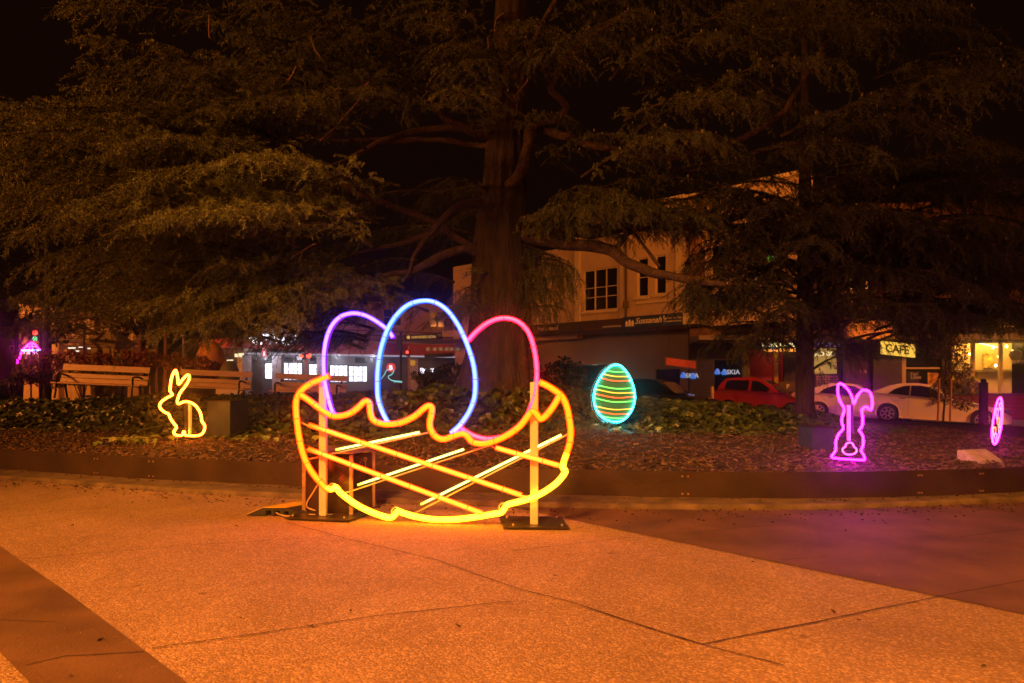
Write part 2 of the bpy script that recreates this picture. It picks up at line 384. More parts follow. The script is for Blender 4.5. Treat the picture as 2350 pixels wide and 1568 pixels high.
# ------------------------------------------------------------------ ground, bands, joints
def road_z(x, y):
    t = sstep(16, 21, y); return -.14*t*sstep(4,12,x) - .012*t*max(0, x-12)*1.6
mb = MB(); gx = [-60,-30,-20,-12,-8,-4,0,4,6,8,10,12,14,16,18,20,24,30,45,70]; gy = [-30,-8,0,3,5,7,9,12,14,16,17,18,19,20,21,24,27,30,40,60,110]
mb.add([(x,y,road_z(x,y)-.002) for y in gy for x in gx], [(j*len(gx)+i, j*len(gx)+i+1, (j+1)*len(gx)+i+1, (j+1)*len(gx)+i) for j in range(len(gy)-1) for i in range(len(gx)-1)])
gr = mb.build('plaza_ground', M['pave']); tag(gr, kind='structure')
def sheet(name, pts, z, m):
    mb = MB(); mb.add([(p.x,p.y,z) for p in pts], [tuple(range(len(pts)))]); o = mb.build(name, m)
    if o.data.polygons[0].normal.z < 0: o.data.flip_normals()
    return tag(o, kind='structure')
a, b = G(0,1254), G(430,1568); d = (b-a).normalized()
c_, e_ = G(0,1499), G(60,1560); d2 = (e_-c_).normalized()
sheet('dark_paving_strip', [a-d*5, a, a.lerp(b,.5)+Vector((.01,.01,0)), b, b+d*4, e_+d*4-Vector((.0,0,0)), e_, c_, c_-d*5], .003, M['band'])
# right hand dark paving, from the kerb to the front right
q0, q1 = G(1305,1192), G(2350,1411); dq = (q1-q0).normalized()
pts = [q0-dq*1.15, q1+dq*6]
tail_ = [G(2350,1145)+Vector((7,3.0,0)), G(2350,1145), G(2100,1156), G(1800,1165), G(1330,1162)]
sheet('dark_paving', pts+tail_, .003, M['band'])
# road behind the garden
def strip(name, x0, x1, y0, y1, dz, m, nx=14, ny=6):
    mb = MB(); mb.add([(lerp(x0,x1,i/nx), lerp(y0,y1,j/ny), road_z(lerp(x0,x1,i/nx), lerp(y0,y1,j/ny))+dz) for j in range(ny+1) for i in range(nx+1)],
        [(j*(nx+1)+i, j*(nx+1)+i+1, (j+1)*(nx+1)+i+1, (j+1)*(nx+1)+i) for j in range(ny) for i in range(nx)])
    return tag(mb.build(name, m), kind='structure')
strip('road', -45, 45, 24.2, 30.0, .02, M['road']); 
strip('road_by_the_bed', 11.5, 40, 12.0, 24.2, .02, M['road'], 12, 12)
# joints in the paving
def joint(V_, w=.007, z=.0065, wob=.006):
    pts = []
    for a, b in zip(V_, V_[1:]):
        A, B = G(*a), G(*b); k = max(2, int((B-A).length/.08))
        for i in range(k): pts.append(A.lerp(B, i/k))
    pts.append(G(*V_[-1])); vs = []
    for i, p in enumerate(pts):
        t = (pts[min(i+1,len(pts)-1)]-pts[max(i-1,0)]).normalized(); nn = Vector((t.y,-t.x,0))
        o = noise.noise(p*4)*wob+noise.noise(p*19)*wob*.5; ww = w*(.7+.9*abs(noise.noise(p*7)))
        a = p+nn*(o-ww); b = p+nn*(o+ww); vs += [(a.x,a.y,z),(b.x,b.y,z)]
    return vs, [(i*2,i*2+1,i*2+3,i*2+2) for i in range(len(pts)-1)]
mb = MB()
for V_, w in [([(65,1284),(425,1254),(745,1234)],.004),([(350,1490),(600,1455),(875,1414),(1175,1382)],.0045),([(660,1201),(800,1239),(1000,1286),(1175,1349),(1320,1386),(1450,1431),(1610,1481),(1800,1530)],.0045),
      ([(1610,1481),(1875,1429),(2140,1374),(2350,1334),(2600,1290)],.0045),([(1175,1266),(1455,1234)],.004),([(1495,1231),(1620,1222),(1730,1210),(1850,1204)],.0045),
      ([(2070,1215),(2200,1234),(2350,1216),(2550,1196)],.005),([(1790,1287),(1900,1279)],.003),([(0,1425),(130,1430)],.003),([(60,1530),(150,1508),(330,1499)],.004),([(2200,1234),(2480,1280)],.003)]:
    mb.add(*joint(V_, w))
jt = mb.build('paving_joints', M['joint']); tag(jt, kind='structure')

# ------------------------------------------------------------------ scattered stuff (numpy)
def scatter(name, tmpl_v, tmpl_f, pos, rotm, scl, m, kind='stuff', parent=None):
    tv = np.asarray(tmpl_v, float); tf = np.asarray(tmpl_f, int); n = len(pos)
    V = np.einsum('nij,kj->nki', rotm, tv)*scl[:,None,None]+pos[:,None,:]
    Fc = tf[None]+(np.arange(n)*len(tv))[:,None,None]
    o = fast_mesh(name, V.reshape(-1,3), Fc.reshape(-1, tf.shape[1]), tf.shape[1], m, parent)
    if kind: o['kind'] = kind
    return o
def rots(n, tilt, yaw=None, seed=0):
    r = np.random.default_rng(seed); yaw = r.uniform(0, 2*np.pi, n) if yaw is None else yaw
    th = r.normal(0, 1, n)*tilt; ph = r.normal(0, 1, n)*tilt
    cy, sy, ct, st, cp, sp = np.cos(yaw), np.sin(yaw), np.cos(th), np.sin(th), np.cos(ph), np.sin(ph)
    Z = np.zeros(n); O = np.ones(n)
    Rz = np.stack([cy,-sy,Z,sy,cy,Z,Z,Z,O],1).reshape(n,3,3); Rx = np.stack([O,Z,Z,Z,ct,-st,Z,st,ct],1).reshape(n,3,3); Ry = np.stack([cp,Z,sp,Z,O,Z,-sp,Z,cp],1).reshape(n,3,3)
    return Rz@Rx@Ry
def ivy_edge(x):   # how far behind the edging the ivy starts
    return lerp(2.1, 3.5, sstep(-4, 2.5, x))+.35*noise.noise(Vector((x*1.3,0,9)))
def ivy_h(x, y, d):
    e = ivy_edge(x); k = sstep(e-.1, e+1.6, d)
    hump = .34*math.exp(-((x+.9)**2)/5-((y-11.8)**2)/7)
    h = (.16+.22*(noise.noise(Vector((x*.9,y*.9,2)))*.5+.5)+.12*noise.noise(Vector((x*2.6,y*2.6,4)))+hump)*k*lerp(1,.6,sstep(5,8,x))
    return max(.02, h)
# chips
pos = []; r = random.Random(3)
while len(pos) < 15000:
    x = r.uniform(-10.5, 8.5); y = r.uniform(6.8, 14); 
    if not inside(x, y): continue
    d = edge_dist(x, y)
    if d > ivy_edge(x)+.8 or d < .03: continue
    if r.random() > lerp(1, .45, min(1,d/4)): continue
    pos.append((x, y, bed_z(x,y,d)+.006+r.random()*.02))
pos = np.array(pos); n = len(pos)
tv = [(-.5,-.16,0),(.5,-.12,.03),(.46,.14,0),(-.45,.17,.05),(-.5,-.16,-.08),(.5,-.12,-.08),(.46,.14,-.08),(-.45,.17,-.08)]
tf = [(0,1,2,3),(0,4,5,1),(1,5,6,2),(2,6,7,3),(3,7,4,0)]
scatter('bark_mulch', tv, tf, pos, rots(n,.35,seed=1), RNG.uniform(.03,.085,n), M['chip'])
# ivy
pos = []; yw = []; r = random.Random(4); tries = 0
base_pts = []
while len(pos) < 19000 and tries < 200000:
    tries += 1
    y = 8.2+ (r.random()**1.35)*10; x = r.uniform(-.85, .82)*y+r.uniform(-.5,.5)
    if x < -12.5 or not inside(x, y): continue
    if y > 17 and x < -1.5: continue
    d = edge_dist(x, y)
    if d < ivy_edge(x)-.15: continue
    h = ivy_h(x, y, d); u = r.random()**.6
    pos.append((x, y, bed_z(x,y,d)+h*(.55+.5*u)+r.uniform(0,.03)))
pos = np.array(pos); n = len(pos)
lv = [(0,0,0),(-.55,.22,.06),(-.34,.34,.03),(-.5,.72,.09),(-.18,.66,.03),(0,1.05,-.04),(.18,.66,.03),(.5,.72,.09),(.34,.34,.03),(.55,.22,.06)]
lf = [(0,9,8,6),(0,6,5,4),(0,4,2,1),(8,7,6,8),(2,4,3,2)]
lf = [(0,9,8),(0,8,6),(8,7,6),(0,6,5),(0,5,4),(0,4,2),(2,4,3),(0,2,1)]
R = rots(n,.45,seed=2)
# lean the leaves outwards so that their faces show
tilt = RNG.uniform(.3,1.2,n); ct, st = np.cos(tilt), np.sin(tilt); Z = np.zeros(n); O = np.ones(n)
Rt = np.stack([O,Z,Z,Z,ct,st,Z,-st,ct],1).reshape(n,3,3); 
yaw2 = RNG.normal(0,.9,n)+np.pi
cy, sy = np.cos(yaw2), np.sin(yaw2); Rz2 = np.stack([cy,-sy,Z,sy,cy,Z,Z,Z,O],1).reshape(n,3,3)
R2 = rots(n,.22,yaw=np.zeros(n),seed=5)
R = Rz2@Rt@R2
scatter('ivy', lv, lf, pos, R, RNG.uniform(.055,.135,n), M['ivy'])
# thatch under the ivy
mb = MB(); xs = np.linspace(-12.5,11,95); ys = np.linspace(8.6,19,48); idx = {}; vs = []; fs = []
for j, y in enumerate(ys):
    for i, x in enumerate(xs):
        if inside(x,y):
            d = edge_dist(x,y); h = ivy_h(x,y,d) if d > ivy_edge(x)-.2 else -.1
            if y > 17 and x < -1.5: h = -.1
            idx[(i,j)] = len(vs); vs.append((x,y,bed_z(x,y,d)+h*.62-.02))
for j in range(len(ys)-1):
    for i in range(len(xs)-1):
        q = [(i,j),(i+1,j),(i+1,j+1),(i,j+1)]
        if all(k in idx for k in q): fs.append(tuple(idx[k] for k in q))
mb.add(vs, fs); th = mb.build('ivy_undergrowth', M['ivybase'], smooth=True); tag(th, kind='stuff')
# leaf litter and needles on the paving
pos = []; r = random.Random(8)
for k in range(620):
    t = r.random(); i = int(t*(len(kout)-1)); p = kout[i]; off = abs(r.gauss(0,.35))+.01
    d = (p-kin[i]); d.z = 0; d.normalize(); q = p+d*off
    pos.append((q.x+r.uniform(-.2,.2), q.y, .012))
for k in range(260): pos.append((lambda q:(q.x,q.y,.062))(kin[int(r.random()*(len(kin)-1))].lerp(kout[int(0)], 0)+Vector((r.uniform(-.1,.1),-r.uniform(.02,.22),0))))
for k in range(22): y = r.uniform(2.8,6.8); pos.append((r.uniform(-.75,.75)*y, y, .011))
pos = np.array(pos); n = len(pos)
scatter('leaf_litter', [(-.5,-.3,.0),(.1,-.45,.2),(.6,0,.06),(.1,.4,.22),(-.45,.3,.0),(0,0,-.05)], [(0,1,5),(1,2,5),(2,3,5),(3,4,5),(4,0,5)], pos, rots(n,.25,seed=9), RNG.uniform(.014,.034,n), mat('dry_leaf_brown', (.05,.03,.018), .9))
pos = []
for k in range(700): y = r.uniform(2.75,6.7); pos.append((r.uniform(-.78,.8)*y, y, .012))
pos = np.array(pos); n = len(pos)
scatter('fallen_needles', [(-.5,-.02,0),(0,-.02,.06),(.5,0,0),(0,.03,.06)], [(0,1,2,3)], pos, rots(n,.1,seed=10), RNG.uniform(.015,.045,n), mat('dry_needle_tan', (.5,.34,.2), .8))
# grass tufts by the striped egg and on the mulch
pos = []; dirs = []
for cx, cy, k in [(G(1335,1000,.55).x, 10.2, 60),(1.25,10.3,30),(2.1,10.1,14),(-5.6,10.4,16),(-5.2,9.6,10),(-4.75,9.4,12),(3.2,8.6,8),(-2.2,7.75,14)]:
    for i in range(k):
        x, y = cx+r.gauss(0,.13), cy+r.gauss(0,.12); pos.append((x,y,bed_z(x,y)))
pos = np.array(pos); n = len(pos)
scatter('grass_tufts', [(-.03,0,0),(.03,0,0),(.12,.1,.6),(.09,.1,.6),(.3,.2,1)], [(0,1,2),(0,2,3),(3,2,4)], pos, rots(n,.25,seed=11), RNG.uniform(.08,.2,n), M['grass'])
# fresh leaves lit by the neon
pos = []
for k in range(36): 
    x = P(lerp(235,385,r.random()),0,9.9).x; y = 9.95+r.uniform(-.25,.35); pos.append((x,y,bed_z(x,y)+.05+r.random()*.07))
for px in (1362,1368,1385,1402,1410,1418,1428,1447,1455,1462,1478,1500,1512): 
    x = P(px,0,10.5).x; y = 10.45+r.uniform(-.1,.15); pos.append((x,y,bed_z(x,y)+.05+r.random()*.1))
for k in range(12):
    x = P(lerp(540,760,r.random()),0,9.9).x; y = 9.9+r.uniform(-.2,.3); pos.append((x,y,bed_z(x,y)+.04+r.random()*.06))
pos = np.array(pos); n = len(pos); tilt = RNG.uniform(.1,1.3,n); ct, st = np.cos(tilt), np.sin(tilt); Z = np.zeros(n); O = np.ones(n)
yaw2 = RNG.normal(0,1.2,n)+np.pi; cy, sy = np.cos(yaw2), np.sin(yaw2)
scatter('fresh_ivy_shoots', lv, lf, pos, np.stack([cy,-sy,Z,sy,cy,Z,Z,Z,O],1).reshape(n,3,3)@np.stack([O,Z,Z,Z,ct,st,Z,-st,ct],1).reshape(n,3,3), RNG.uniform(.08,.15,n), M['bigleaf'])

# ------------------------------------------------------------------ neon nest sculpture
# its plane runs through the feet of the two posts
L0 = G(741,1190); R0 = G(1226,1210); nd = (R0-L0).normalized(); nn = Vector((nd.y,-nd.x,0));  # nn towards the camera
if nn.y > 0: nn = -nn
def NP(zx, zy, off=0.0):
    px, py = 611+.3717*zx, 639.2+.3717*zy
    dr = Vector(((px-HX)/F, 1, -(py-HY)/F)); o = Vector((0,0,CH)); t = (L0+nn*off-o).dot(nn)/dr.dot(nn); return o+dr*t
nest = empty('neon_nest', (L0+R0)/2, 'huge neon basket outline holding three glowing eggs, on two posts on the paving', 'neon sculpture')
def ntube(name, zp, r, m, off=.06, closed=False, n=6, label=None, rod=True, seg=10, flat=True):
    pts = smooth_pts([NP(x,y,off) for x,y in zp], n, closed); mb = MB(); mb.tube(pts, r, seg, closed)
    o = mb.build(name, m, nest, smooth=True)
    if label: o['label'] = label
    if rod:
        q = [p-nn*(r+.02)+Vector((0,0,-.006)) for p in pts]; ROD.tube(q, .0045, 5, closed)
        if name == 'egg_outline': sm = MB(); sm.tube([p-nn*(r+.004)+Vector((.012,0,-.008)) for p in pts], .010, 8); sm.build('side_glow_strip', STRIP[m.name], nest, smooth=True)
        acc = 0
        for a, b, k in zip(pts, pts[1:], range(len(pts))):
            acc += (b-a).length
            if acc > .19:
                acc = 0; t = (b-a).normalized(); w = t.cross(nn)
                ring = [a+(w*math.cos(u)+nn*math.sin(u))*(r+.0012) for u in [i*math.pi/6 for i in range(12)]]
                if len(CLIPS) < 98:
                    cm = MB(); cm.tube(ring, .0026, 4, True)
                    for sg in (1,-1): cm.tube([a+w*sg*(r), a+w*sg*(r+.018)-nn*.006], .0028, 4)
                    CLIPS.append(cm.build('tube_clip', M['clip'], nest))
    return o
ROD = MB(); CLIPS = []
STRIP = {'purple_neon':emis('violet_side_glow',(.30,.0,.95)), 'blue_neon':emis('blue_side_glow',(.0,.22,.95)), 'pink_neon':emis('crimson_side_glow',(.85,.0,.12))}  # extra strips emit the coloured glow beside each egg tube
outer = [(385,603),(340,622),(270,652),(215,695),(188,745),(183,800),(190,880),(200,960),(218,1050),(245,1130),(285,1200),(330,1255),(375,1298),(402,1302),(430,1290),(455,1320),(510,1365),(580,1410),(660,1447),(740,1474),(775,1475),(795,1457),(815,1438),(850,1450),(920,1470),(1010,1485),(1100,1490),(1200,1485),(1300,1472),(1400,1455),(1448,1446),(1470,1422),(1490,1397),(1560,1378),(1640,1355),(1720,1315),(1790,1265),(1832,1218),(1846,1190),(1832,1168),(1835,1140),(1855,1080),(1875,1010),(1880,940),(1870,860),(1855,790),(1830,735),(1800,705),(1740,665),(1685,640)]
rim = [(208,716),(260,750),(320,795),(380,835),(420,850),(480,845),(530,825),(570,795),(600,765),(622,757),(638,775),(642,820),(655,865),(690,890),(750,900),(820,893),(880,870),(930,840),(970,805),(1000,787),(1022,797),(1020,840),(1010,890),(1015,930),(1040,970),(1075,990),(1110,990),(1160,970),(1210,958),(1240,972),(1262,1000),(1290,1015),(1340,1020),(1400,1007),(1460,982),(1520,947),(1570,907),(1605,862),(1632,828),(1655,824),(1678,850),(1695,868),(1720,853),(1750,820),(1780,778),(1812,722)]
ntube('basket_outline', outer[:14], .027, M['n_gold'], .05); ntube('basket_outline', outer[12:42], .027, M['n_goldlow'], .05, label='pale gold lower curve of the basket'); ntube('basket_outline', outer[40:], .027, M['n_gold'], .05)
ntube('basket_rim', rim, .027, M['n_gold'], .075)
ntube('egg_outline', [(782,365),(760,330),(720,293),(660,253),(600,225),(535,215),(470,230),(420,270),(385,330),(365,400),(355,480),(355,560),(362,640),(378,720),(400,800),(418,838)], .0195, M['n_purple'], .0, label='white neon egg outline with a purple edge')
ntube('egg_outline', [(748,885),(715,820),(690,740),(685,650),(688,560),(700,470),(720,390),(755,300),(805,225),(865,170),(930,143),(1000,138),(1065,158),(1125,205),(1180,280),(1220,360),(1255,450),(1280,540),(1290,640),(1285,730),(1262,800),(1235,850),(1190,910),(1140,955)], .0195, M['n_blue'], .045, label='tall white neon egg outline with a blue edge')
ntube('egg_outline', [(1245,385),(1290,335),(1350,285),(1410,255),(1470,245),(1530,255),(1580,285),(1620,335),(1645,400),(1662,480),(1670,560),(1668,640),(1655,720),(1630,800),(1590,880),(1530,940),(1460,975),(1380,990),(1310,980),(1250,955),(1200,922)], .0195, M['n_pink'], .0, label='pink neon egg outline')
for a, b in [((265,905),(1575,1338)),((262,1053),(1335,1450)),((1418,1045),(1805,1154))]:
    ntube('diagonal_bar', [a, ((a[0]+b[0])/2,(a[1]+b[1])/2), b], .021, M['n_goldbar'], .10)
for a, b in [((430,1058),(945,950)),((565,1275),(1220,1055)),((955,1395),(1822,966))]:
    ntube('lime_bar', [a, ((a[0]+b[0])/2,(a[1]+b[1])/2), b], .0125, M['n_lime'], .0)
for a, b in [((200,875),(268,905)),((1572,1335),(1650,1340)),((225,1040),(265,1053)),((1330,1450),(1402,1450)),((1385,1022),(1420,1045)),((1800,1152),(1832,1165)),((250,1110),(1000,943)),((480,1318),(1390,1018)),((900,1448),(1868,950))]:
    ROD.tube([NP(a[0],a[1]+9,-.015), NP(b[0],b[1]+9,-.015)], .0075, 6)
for cx, cy in [(410,1290),(800,1437),(1463,1412)]:
    ROD.tube([NP(cx+26*math.cos(u), cy+24*math.sin(u), .0) for u in [math.pi*(.85+i*.13) for i in range(9)]], .007, 6)
build_split(ROD, 'frame_rod', M['rod'], nest)
def post(zx0, zy0, zx1, zy1, w=.066):
    a = G(611+.3717*zx0, 639.2+.3717*zy0); b = NP(zx1, zy1, 0); h = b.z; rot = Matrix.Rotation(math.atan2(nd.y, nd.x), 3, 'Z')
    mb = MB(); mb.box((a.x, a.y, h/2+.012), (w, w*.62, h-.024), rot); return mb.build('post', M['post'], nest, bevel=.004), a
post(352,1480,368,625); post(1655,1535,1682,640)
def plate(pts4, m=M['plate']):
    pts = [G(*p) for p in pts4]; mb = MB(); mb.prism([(p.x,p.y,.008) for p in pts], (0,0,.014)); return mb.build('base_plate', m, nest, bevel=.003)
plate([(654,1194),(800,1200),(853,1181),(700,1177)]); plate([(1145,1190),(1288,1191),(1307,1217),(1155,1216)])
mb = MB()
for bx_, by_ in ((672,1190),(790,1195),(1163,1194),(1278,1194),(1178,1212),(1290,1213)): q_ = G(bx_,by_); mb.lathe([(.011,.022),(.011,.03),(.006,.036)], (q_.x,q_.y,0), 6)
build_split(mb, 'anchor_bolt', M['rod'], nest)
mb = MB(); a = G(741,1190)
for s in (-.06,.05): mb.tube([a+Vector((s,-.03,.04)), a+Vector((s*1.9,-.045,.045))], .006, 6)
build_split(mb, 'wing_bolt', M['rod'], nest)

# control box behind the left post
cab = empty('control_box', (-1.65,6.45,0), 'dark glossy steel box with a hasp behind the left post of the nest', 'electrical box')
A = Vector((-1.935,6.36,.022)); B = Vector((-1.47,6.25,.022)); Cc = Vector((-1.352,6.66,.022)); D = A+(Cc-B); H = .52
def wallq(name, a, b, m, h=H, z=0, t=.008):
    d = (b-a).normalized(); n2 = Vector((d.y,-d.x,0)); mb = MB(); mb.quadbox(a+Vector((0,0,z)), b+Vector((0,0,z)), b+Vector((0,0,z+h)), a+Vector((0,0,z+h)), -n2*t); return mb.build(name, m, cab)
wallq('front_panel', A, B, M['boxpanel']); wallq('side_panel', B, Cc, M['boxpanel']); wallq('back_panel', Cc, D, M['boxpanel']); wallq('side_panel', D, A, M['boxpanel'])
mb = MB()
for p in (A,B,Cc,D): mb.box((p.x,p.y,.022+H/2+.01), (.034,.034,H+.02))
build_split(mb, 'corner_angle', M['boxframe'], cab, bevel=.002)
mb = MB(); lift = Vector((0,0,H+.032)); mb.prism([A+lift+Vector((-.02,-.02,0)), B+lift+Vector((.02,-.02,0)), Cc+lift+Vector((.03,.02,0)), D+lift+Vector((-.02,.02,0))], (0,0,.012)); mb.build('lid', M['boxframe'], cab, bevel=.002)
mb = MB(); hp = B.lerp(Cc,.55)+Vector((.02,-.02,.50)); mb.tube([hp+Vector((.012*math.cos(u),-.01,.02*math.sin(u)-.02)) for u in [i*math.pi/5 for i in range(10)]], .003, 5, True); mb.tube([hp+Vector((0,-.01,-.04)),hp+Vector((.004,-.012,-.09))], .004, 5)
mb.box(B.lerp(Cc,.6)+Vector((.01,-.006,.48)), (.05,.01,.018), Matrix.Rotation(1.25,3,'Z')); mb.build('hasp', M['chrome'], cab)
# cable ramp and cable
rp = empty('cable_ramp', (-2.35,6.4,0), 'black rubber cable ramp with yellow lid beside the dark box', 'cable ramp')
prof = [(-.27,.0),(-.25,.016),(-.12,.07),(.10,.07),(.23,.016),(.25,0),(.12,0),(.12,.038),(.075,.038),(.075,0),(.04,0),(.04,.045),(-.01,.045),(-.01,0),(-.04,0),(-.04,.045),(-.09,.045),(-.09,0)]
ro = G(632,1185); ex = Vector((.42,.62,0))
mb = MB(); mb.prism([ro+Vector((x,0,z+.006)) for x,z in prof], ex); mb.build('ramp_body', M['rubber'], rp)
mb = MB(); mb.quadbox(ro+Vector((-.115,-.004,.078)), ro+Vector((.1,-.004,.078)), ro+Vector((.1,-.004,.078))+ex*.5, ro+Vector((-.115,-.004,.078))+ex*.5, (0,0,.006)); mb.build('hinged_lid', M['yellow_lid'], rp)
mb = MB(); mb.quadbox(ro+Vector((-.255,-.003,.018)), ro+Vector((-.125,-.003,.073)), ro+Vector((-.125,-.003,.073))+ex*.3, ro+Vector((-.255,-.003,.018))+ex*.3, (-.004,0,.004)); mb.build('edge_stripe', M['yellow_lid'], rp)
mb = MB(); mb.tube(smooth_pts([ro+Vector((.0,.02,.03)), ro+Vector((.08,-.06,.02)), ro+Vector((.2,-.08,.012)), ro+Vector((.34,-.03,.012)), ro+Vector((.46,.06,.02)), A+Vector((.03,-.02,.05)), A+Vector((.1,-.03,.2)), A+Vector((.2,-.02,.36))], 6), .008, 6)
tag(mb.build('power_cable', M['cable'], smooth=True), 'tan power cable running from the rubber ramp up the dark box', 'cable')

# ------------------------------------------------------------------ small neon figures
def planar(px0, Y, yaw=0):
    """plane through the point seen at px0, distance Y, turned by yaw; returns mapper from photo positions to the plane"""
    o = Vector((0,0,CH)); p0 = P(px0, HY, Y); w = Vector((math.sin(yaw), -math.cos(yaw), 0))
    def f(px, py, off=0):
        dr = Vector(((px-HX)/F, 1, -(py-HY)/F)); t = (p0+w*off-o).dot(w)/dr.dot(w); return o+dr*t
    return f, w
# yellow rabbit
f, w = planar(418, 9.9)
rab = empty('neon_rabbit', (P(418,0,9.9).x, 9.9, .43), 'bright yellow neon rabbit with upright ears sitting on the mulch', 'neon rabbit')
z1 = [(1366,748),(1360,700),(1352,655),(1342,640),(1326,665),(1311,710),(1303,770),(1302,800),(1318,828),(1280,850),(1238,880),(1222,908),(1230,935),(1262,962),(1290,975),(1305,1010),(1330,1045),(1350,1075),(1343,1092),(1330,1112),(1340,1132),(1378,1141),(1400,1132),(1404,1112),(1412,1112),(1418,1136),(1460,1142),(1510,1141),(1548,1125),(1566,1088),(1564,1058),(1545,1030),(1540,990),(1525,950),(1497,912),(1458,887),(1415,880),(1382,892),(1364,896),(1358,870),(1380,812),(1420,760),(1444,718),(1450,688),(1438,675),(1415,692),(1390,722)]
mb = MB(); mb.tube(smooth_pts([f(.2998*x, 658+.2998*y) for x,y in z1], 4, True), .0185, 8, True); mb.build('glowing_tube', M['n_yellow'], rab, smooth=True)
mb = MB(); mb.tube(smooth_pts([f(.2998*x, 658+.2998*y)-w*.03 for x,y in z1], 4, True), .005, 5, True); mb.build('wire_frame', M['rod'], rab)
def vbox(px0, px1, py0, py1, Y, dep=.05): 
    a, b = P(px0,py0,Y), P(px1,py1,Y); return ((a+b)/2+Vector((0,dep/2,0)), (abs(b.x-a.x), dep, abs(b.z-a.z)))
mb = MB(); mb.box(*vbox(431.5,437,926,1003,9.98)); mb.build('stake', M['post'], rab, bevel=.003)
mb = MB(); mb.box(*vbox(423,431,924,988,9.97,.04)); mb.build('power_pack', M['black'], rab, bevel=.004)
# striped egg
f, w = planar(1410, 10.6, 0)
egg = empty('striped_neon_egg', (P(1410,0,10.6).x, 10.6, .55), 'cyan outlined neon egg with green, yellow and red stripes above the ivy', 'neon egg')
Zx = lambda x: (1420+x*.1276)*.94
Zy = lambda y: (860+y*.1276)*.94
eo = [(655,248),(740,262),(830,345),(900,440),(960,570),(1000,700),(1018,830),(1012,940),(975,1075),(915,1180),(840,1265),(750,1320),(655,1335),(560,1325),(450,1280),(365,1220),(290,1120),(250,1010),(235,890),(240,790),(270,660),(330,530),(410,410),(490,325),(570,265)]
mb = MB(); mb.tube(smooth_pts([f(Zx(x),Zy(y)) for x,y in eo], 5, True), .0135, 8, True); mb.build('egg_outline', M['n_cyan'], egg, smooth=True)
for pts_, mn in [([(480,355),(660,380),(845,380)],'n_s_green'),([(430,425),(640,465),(890,468)],'n_s_yellow'),([(380,500),(640,552),(925,545)],'n_s_red'),([(310,635),(640,698),(975,690)],'n_s_green'),([(280,712),(640,782),(1000,775)],'n_s_yellow'),([(270,800),(640,872),(1000,855)],'n_s_red'),([(250,880),(620,955),(1000,938)],'n_s_green'),([(265,1035),(600,1098),(965,1088)],'n_s_yellow'),([(310,1130),(620,1185),(920,1180)],'n_s_red'),([(365,1225),(600,1262),(850,1268)],'n_s_green')]:
    mb = MB(); mb.tube(smooth_pts([f(Zx(x),Zy(y),.0) for x,y in pts_], 5), .0085, 7); mb.build('stripe', M[mn], egg, smooth=True)
mb = MB(); mb.prism([p-w*.035 for p in smooth_pts([f(Zx(x*1.0),Zy(y)) for x,y in eo], 3, True)], -w*.006); mb.build('backing_board', M['acrylic_glow'], egg)
cx_, cy_ = 640, 800
mb = MB(); mb.tube(smooth_pts([f(Zx(cx_-18+(x-cx_)*1.08),Zy(cy_+(y-cy_)*1.07)) -w*.05 for x,y in eo], 4, True), .004, 5, True); mb.build('clear_rim', M['acrylic'], egg)
mb = MB(); mb.box((P(1404,0,10.68).x, 10.68, .72), (.03,.03,.5)); mb.build('stake', M['black'], egg)
# pink bunny
f, w = planar(1950, 7.6)
bun = empty('neon_bunny', (P(1945,0,7.6).x, 7.6, .34), 'magenta neon bunny seen from behind with one folded ear and a round tail', 'neon rabbit')
z4 = [(1048,898),(1036,850),(1012,800),(972,757),(942,741),(926,765),(929,830),(945,880),(975,935),(965,980),(955,1030),(968,1085),(935,1125),(912,1180),(910,1250),(895,1275),(879,1300),(895,1312),(990,1320),(1115,1328),(1130,1322),(1125,1290),(1105,1258),(1120,1210),(1120,1160),(1108,1125),(1090,1100),(1112,1065),(1116,1000),(1110,948),(1138,920),(1165,938),(1182,938),(1190,900),(1186,850),(1172,812),(1145,793),(1110,797),(1080,830),(1060,870)]
V4 = lambda x, y: (1645+.3*x, 658+.3*y)
mb = MB(); mb.tube(smooth_pts([f(*V4(x,y)) for x,y in z4], 4, True), .0115, 8, True); mb.build('glowing_tube', M['n_magenta'], bun, smooth=True)
tl = [(1018,1193),(1040,1203),(1048,1222),(1066,1240),(1068,1262),(1050,1278),(1018,1285),(985,1280),(965,1262),(964,1240),(985,1222),(990,1203)]
mb = MB(); mb.tube(smooth_pts([f(*V4(x,y)) for x,y in tl], 4, True), .0095, 7, True); mb.build('tail_tube', M['n_tail'], bun, smooth=True)
mb = MB(); mb.tube(smooth_pts([f(*V4(x,y))-w*.022 for x,y in z4], 4, True), .004, 5, True); mb.build('wire_frame', M['rod'], bun)
mb = MB(); mb.box(*vbox(1948,1952.5,930,1012,7.65)); mb.build('stake', M['post'], bun, bevel=.002)
mb = MB(); mb.box(*vbox(1953,1959,930,992,7.65,.04)); mb.build('power_pack', M['black'], bun, bevel=.003)
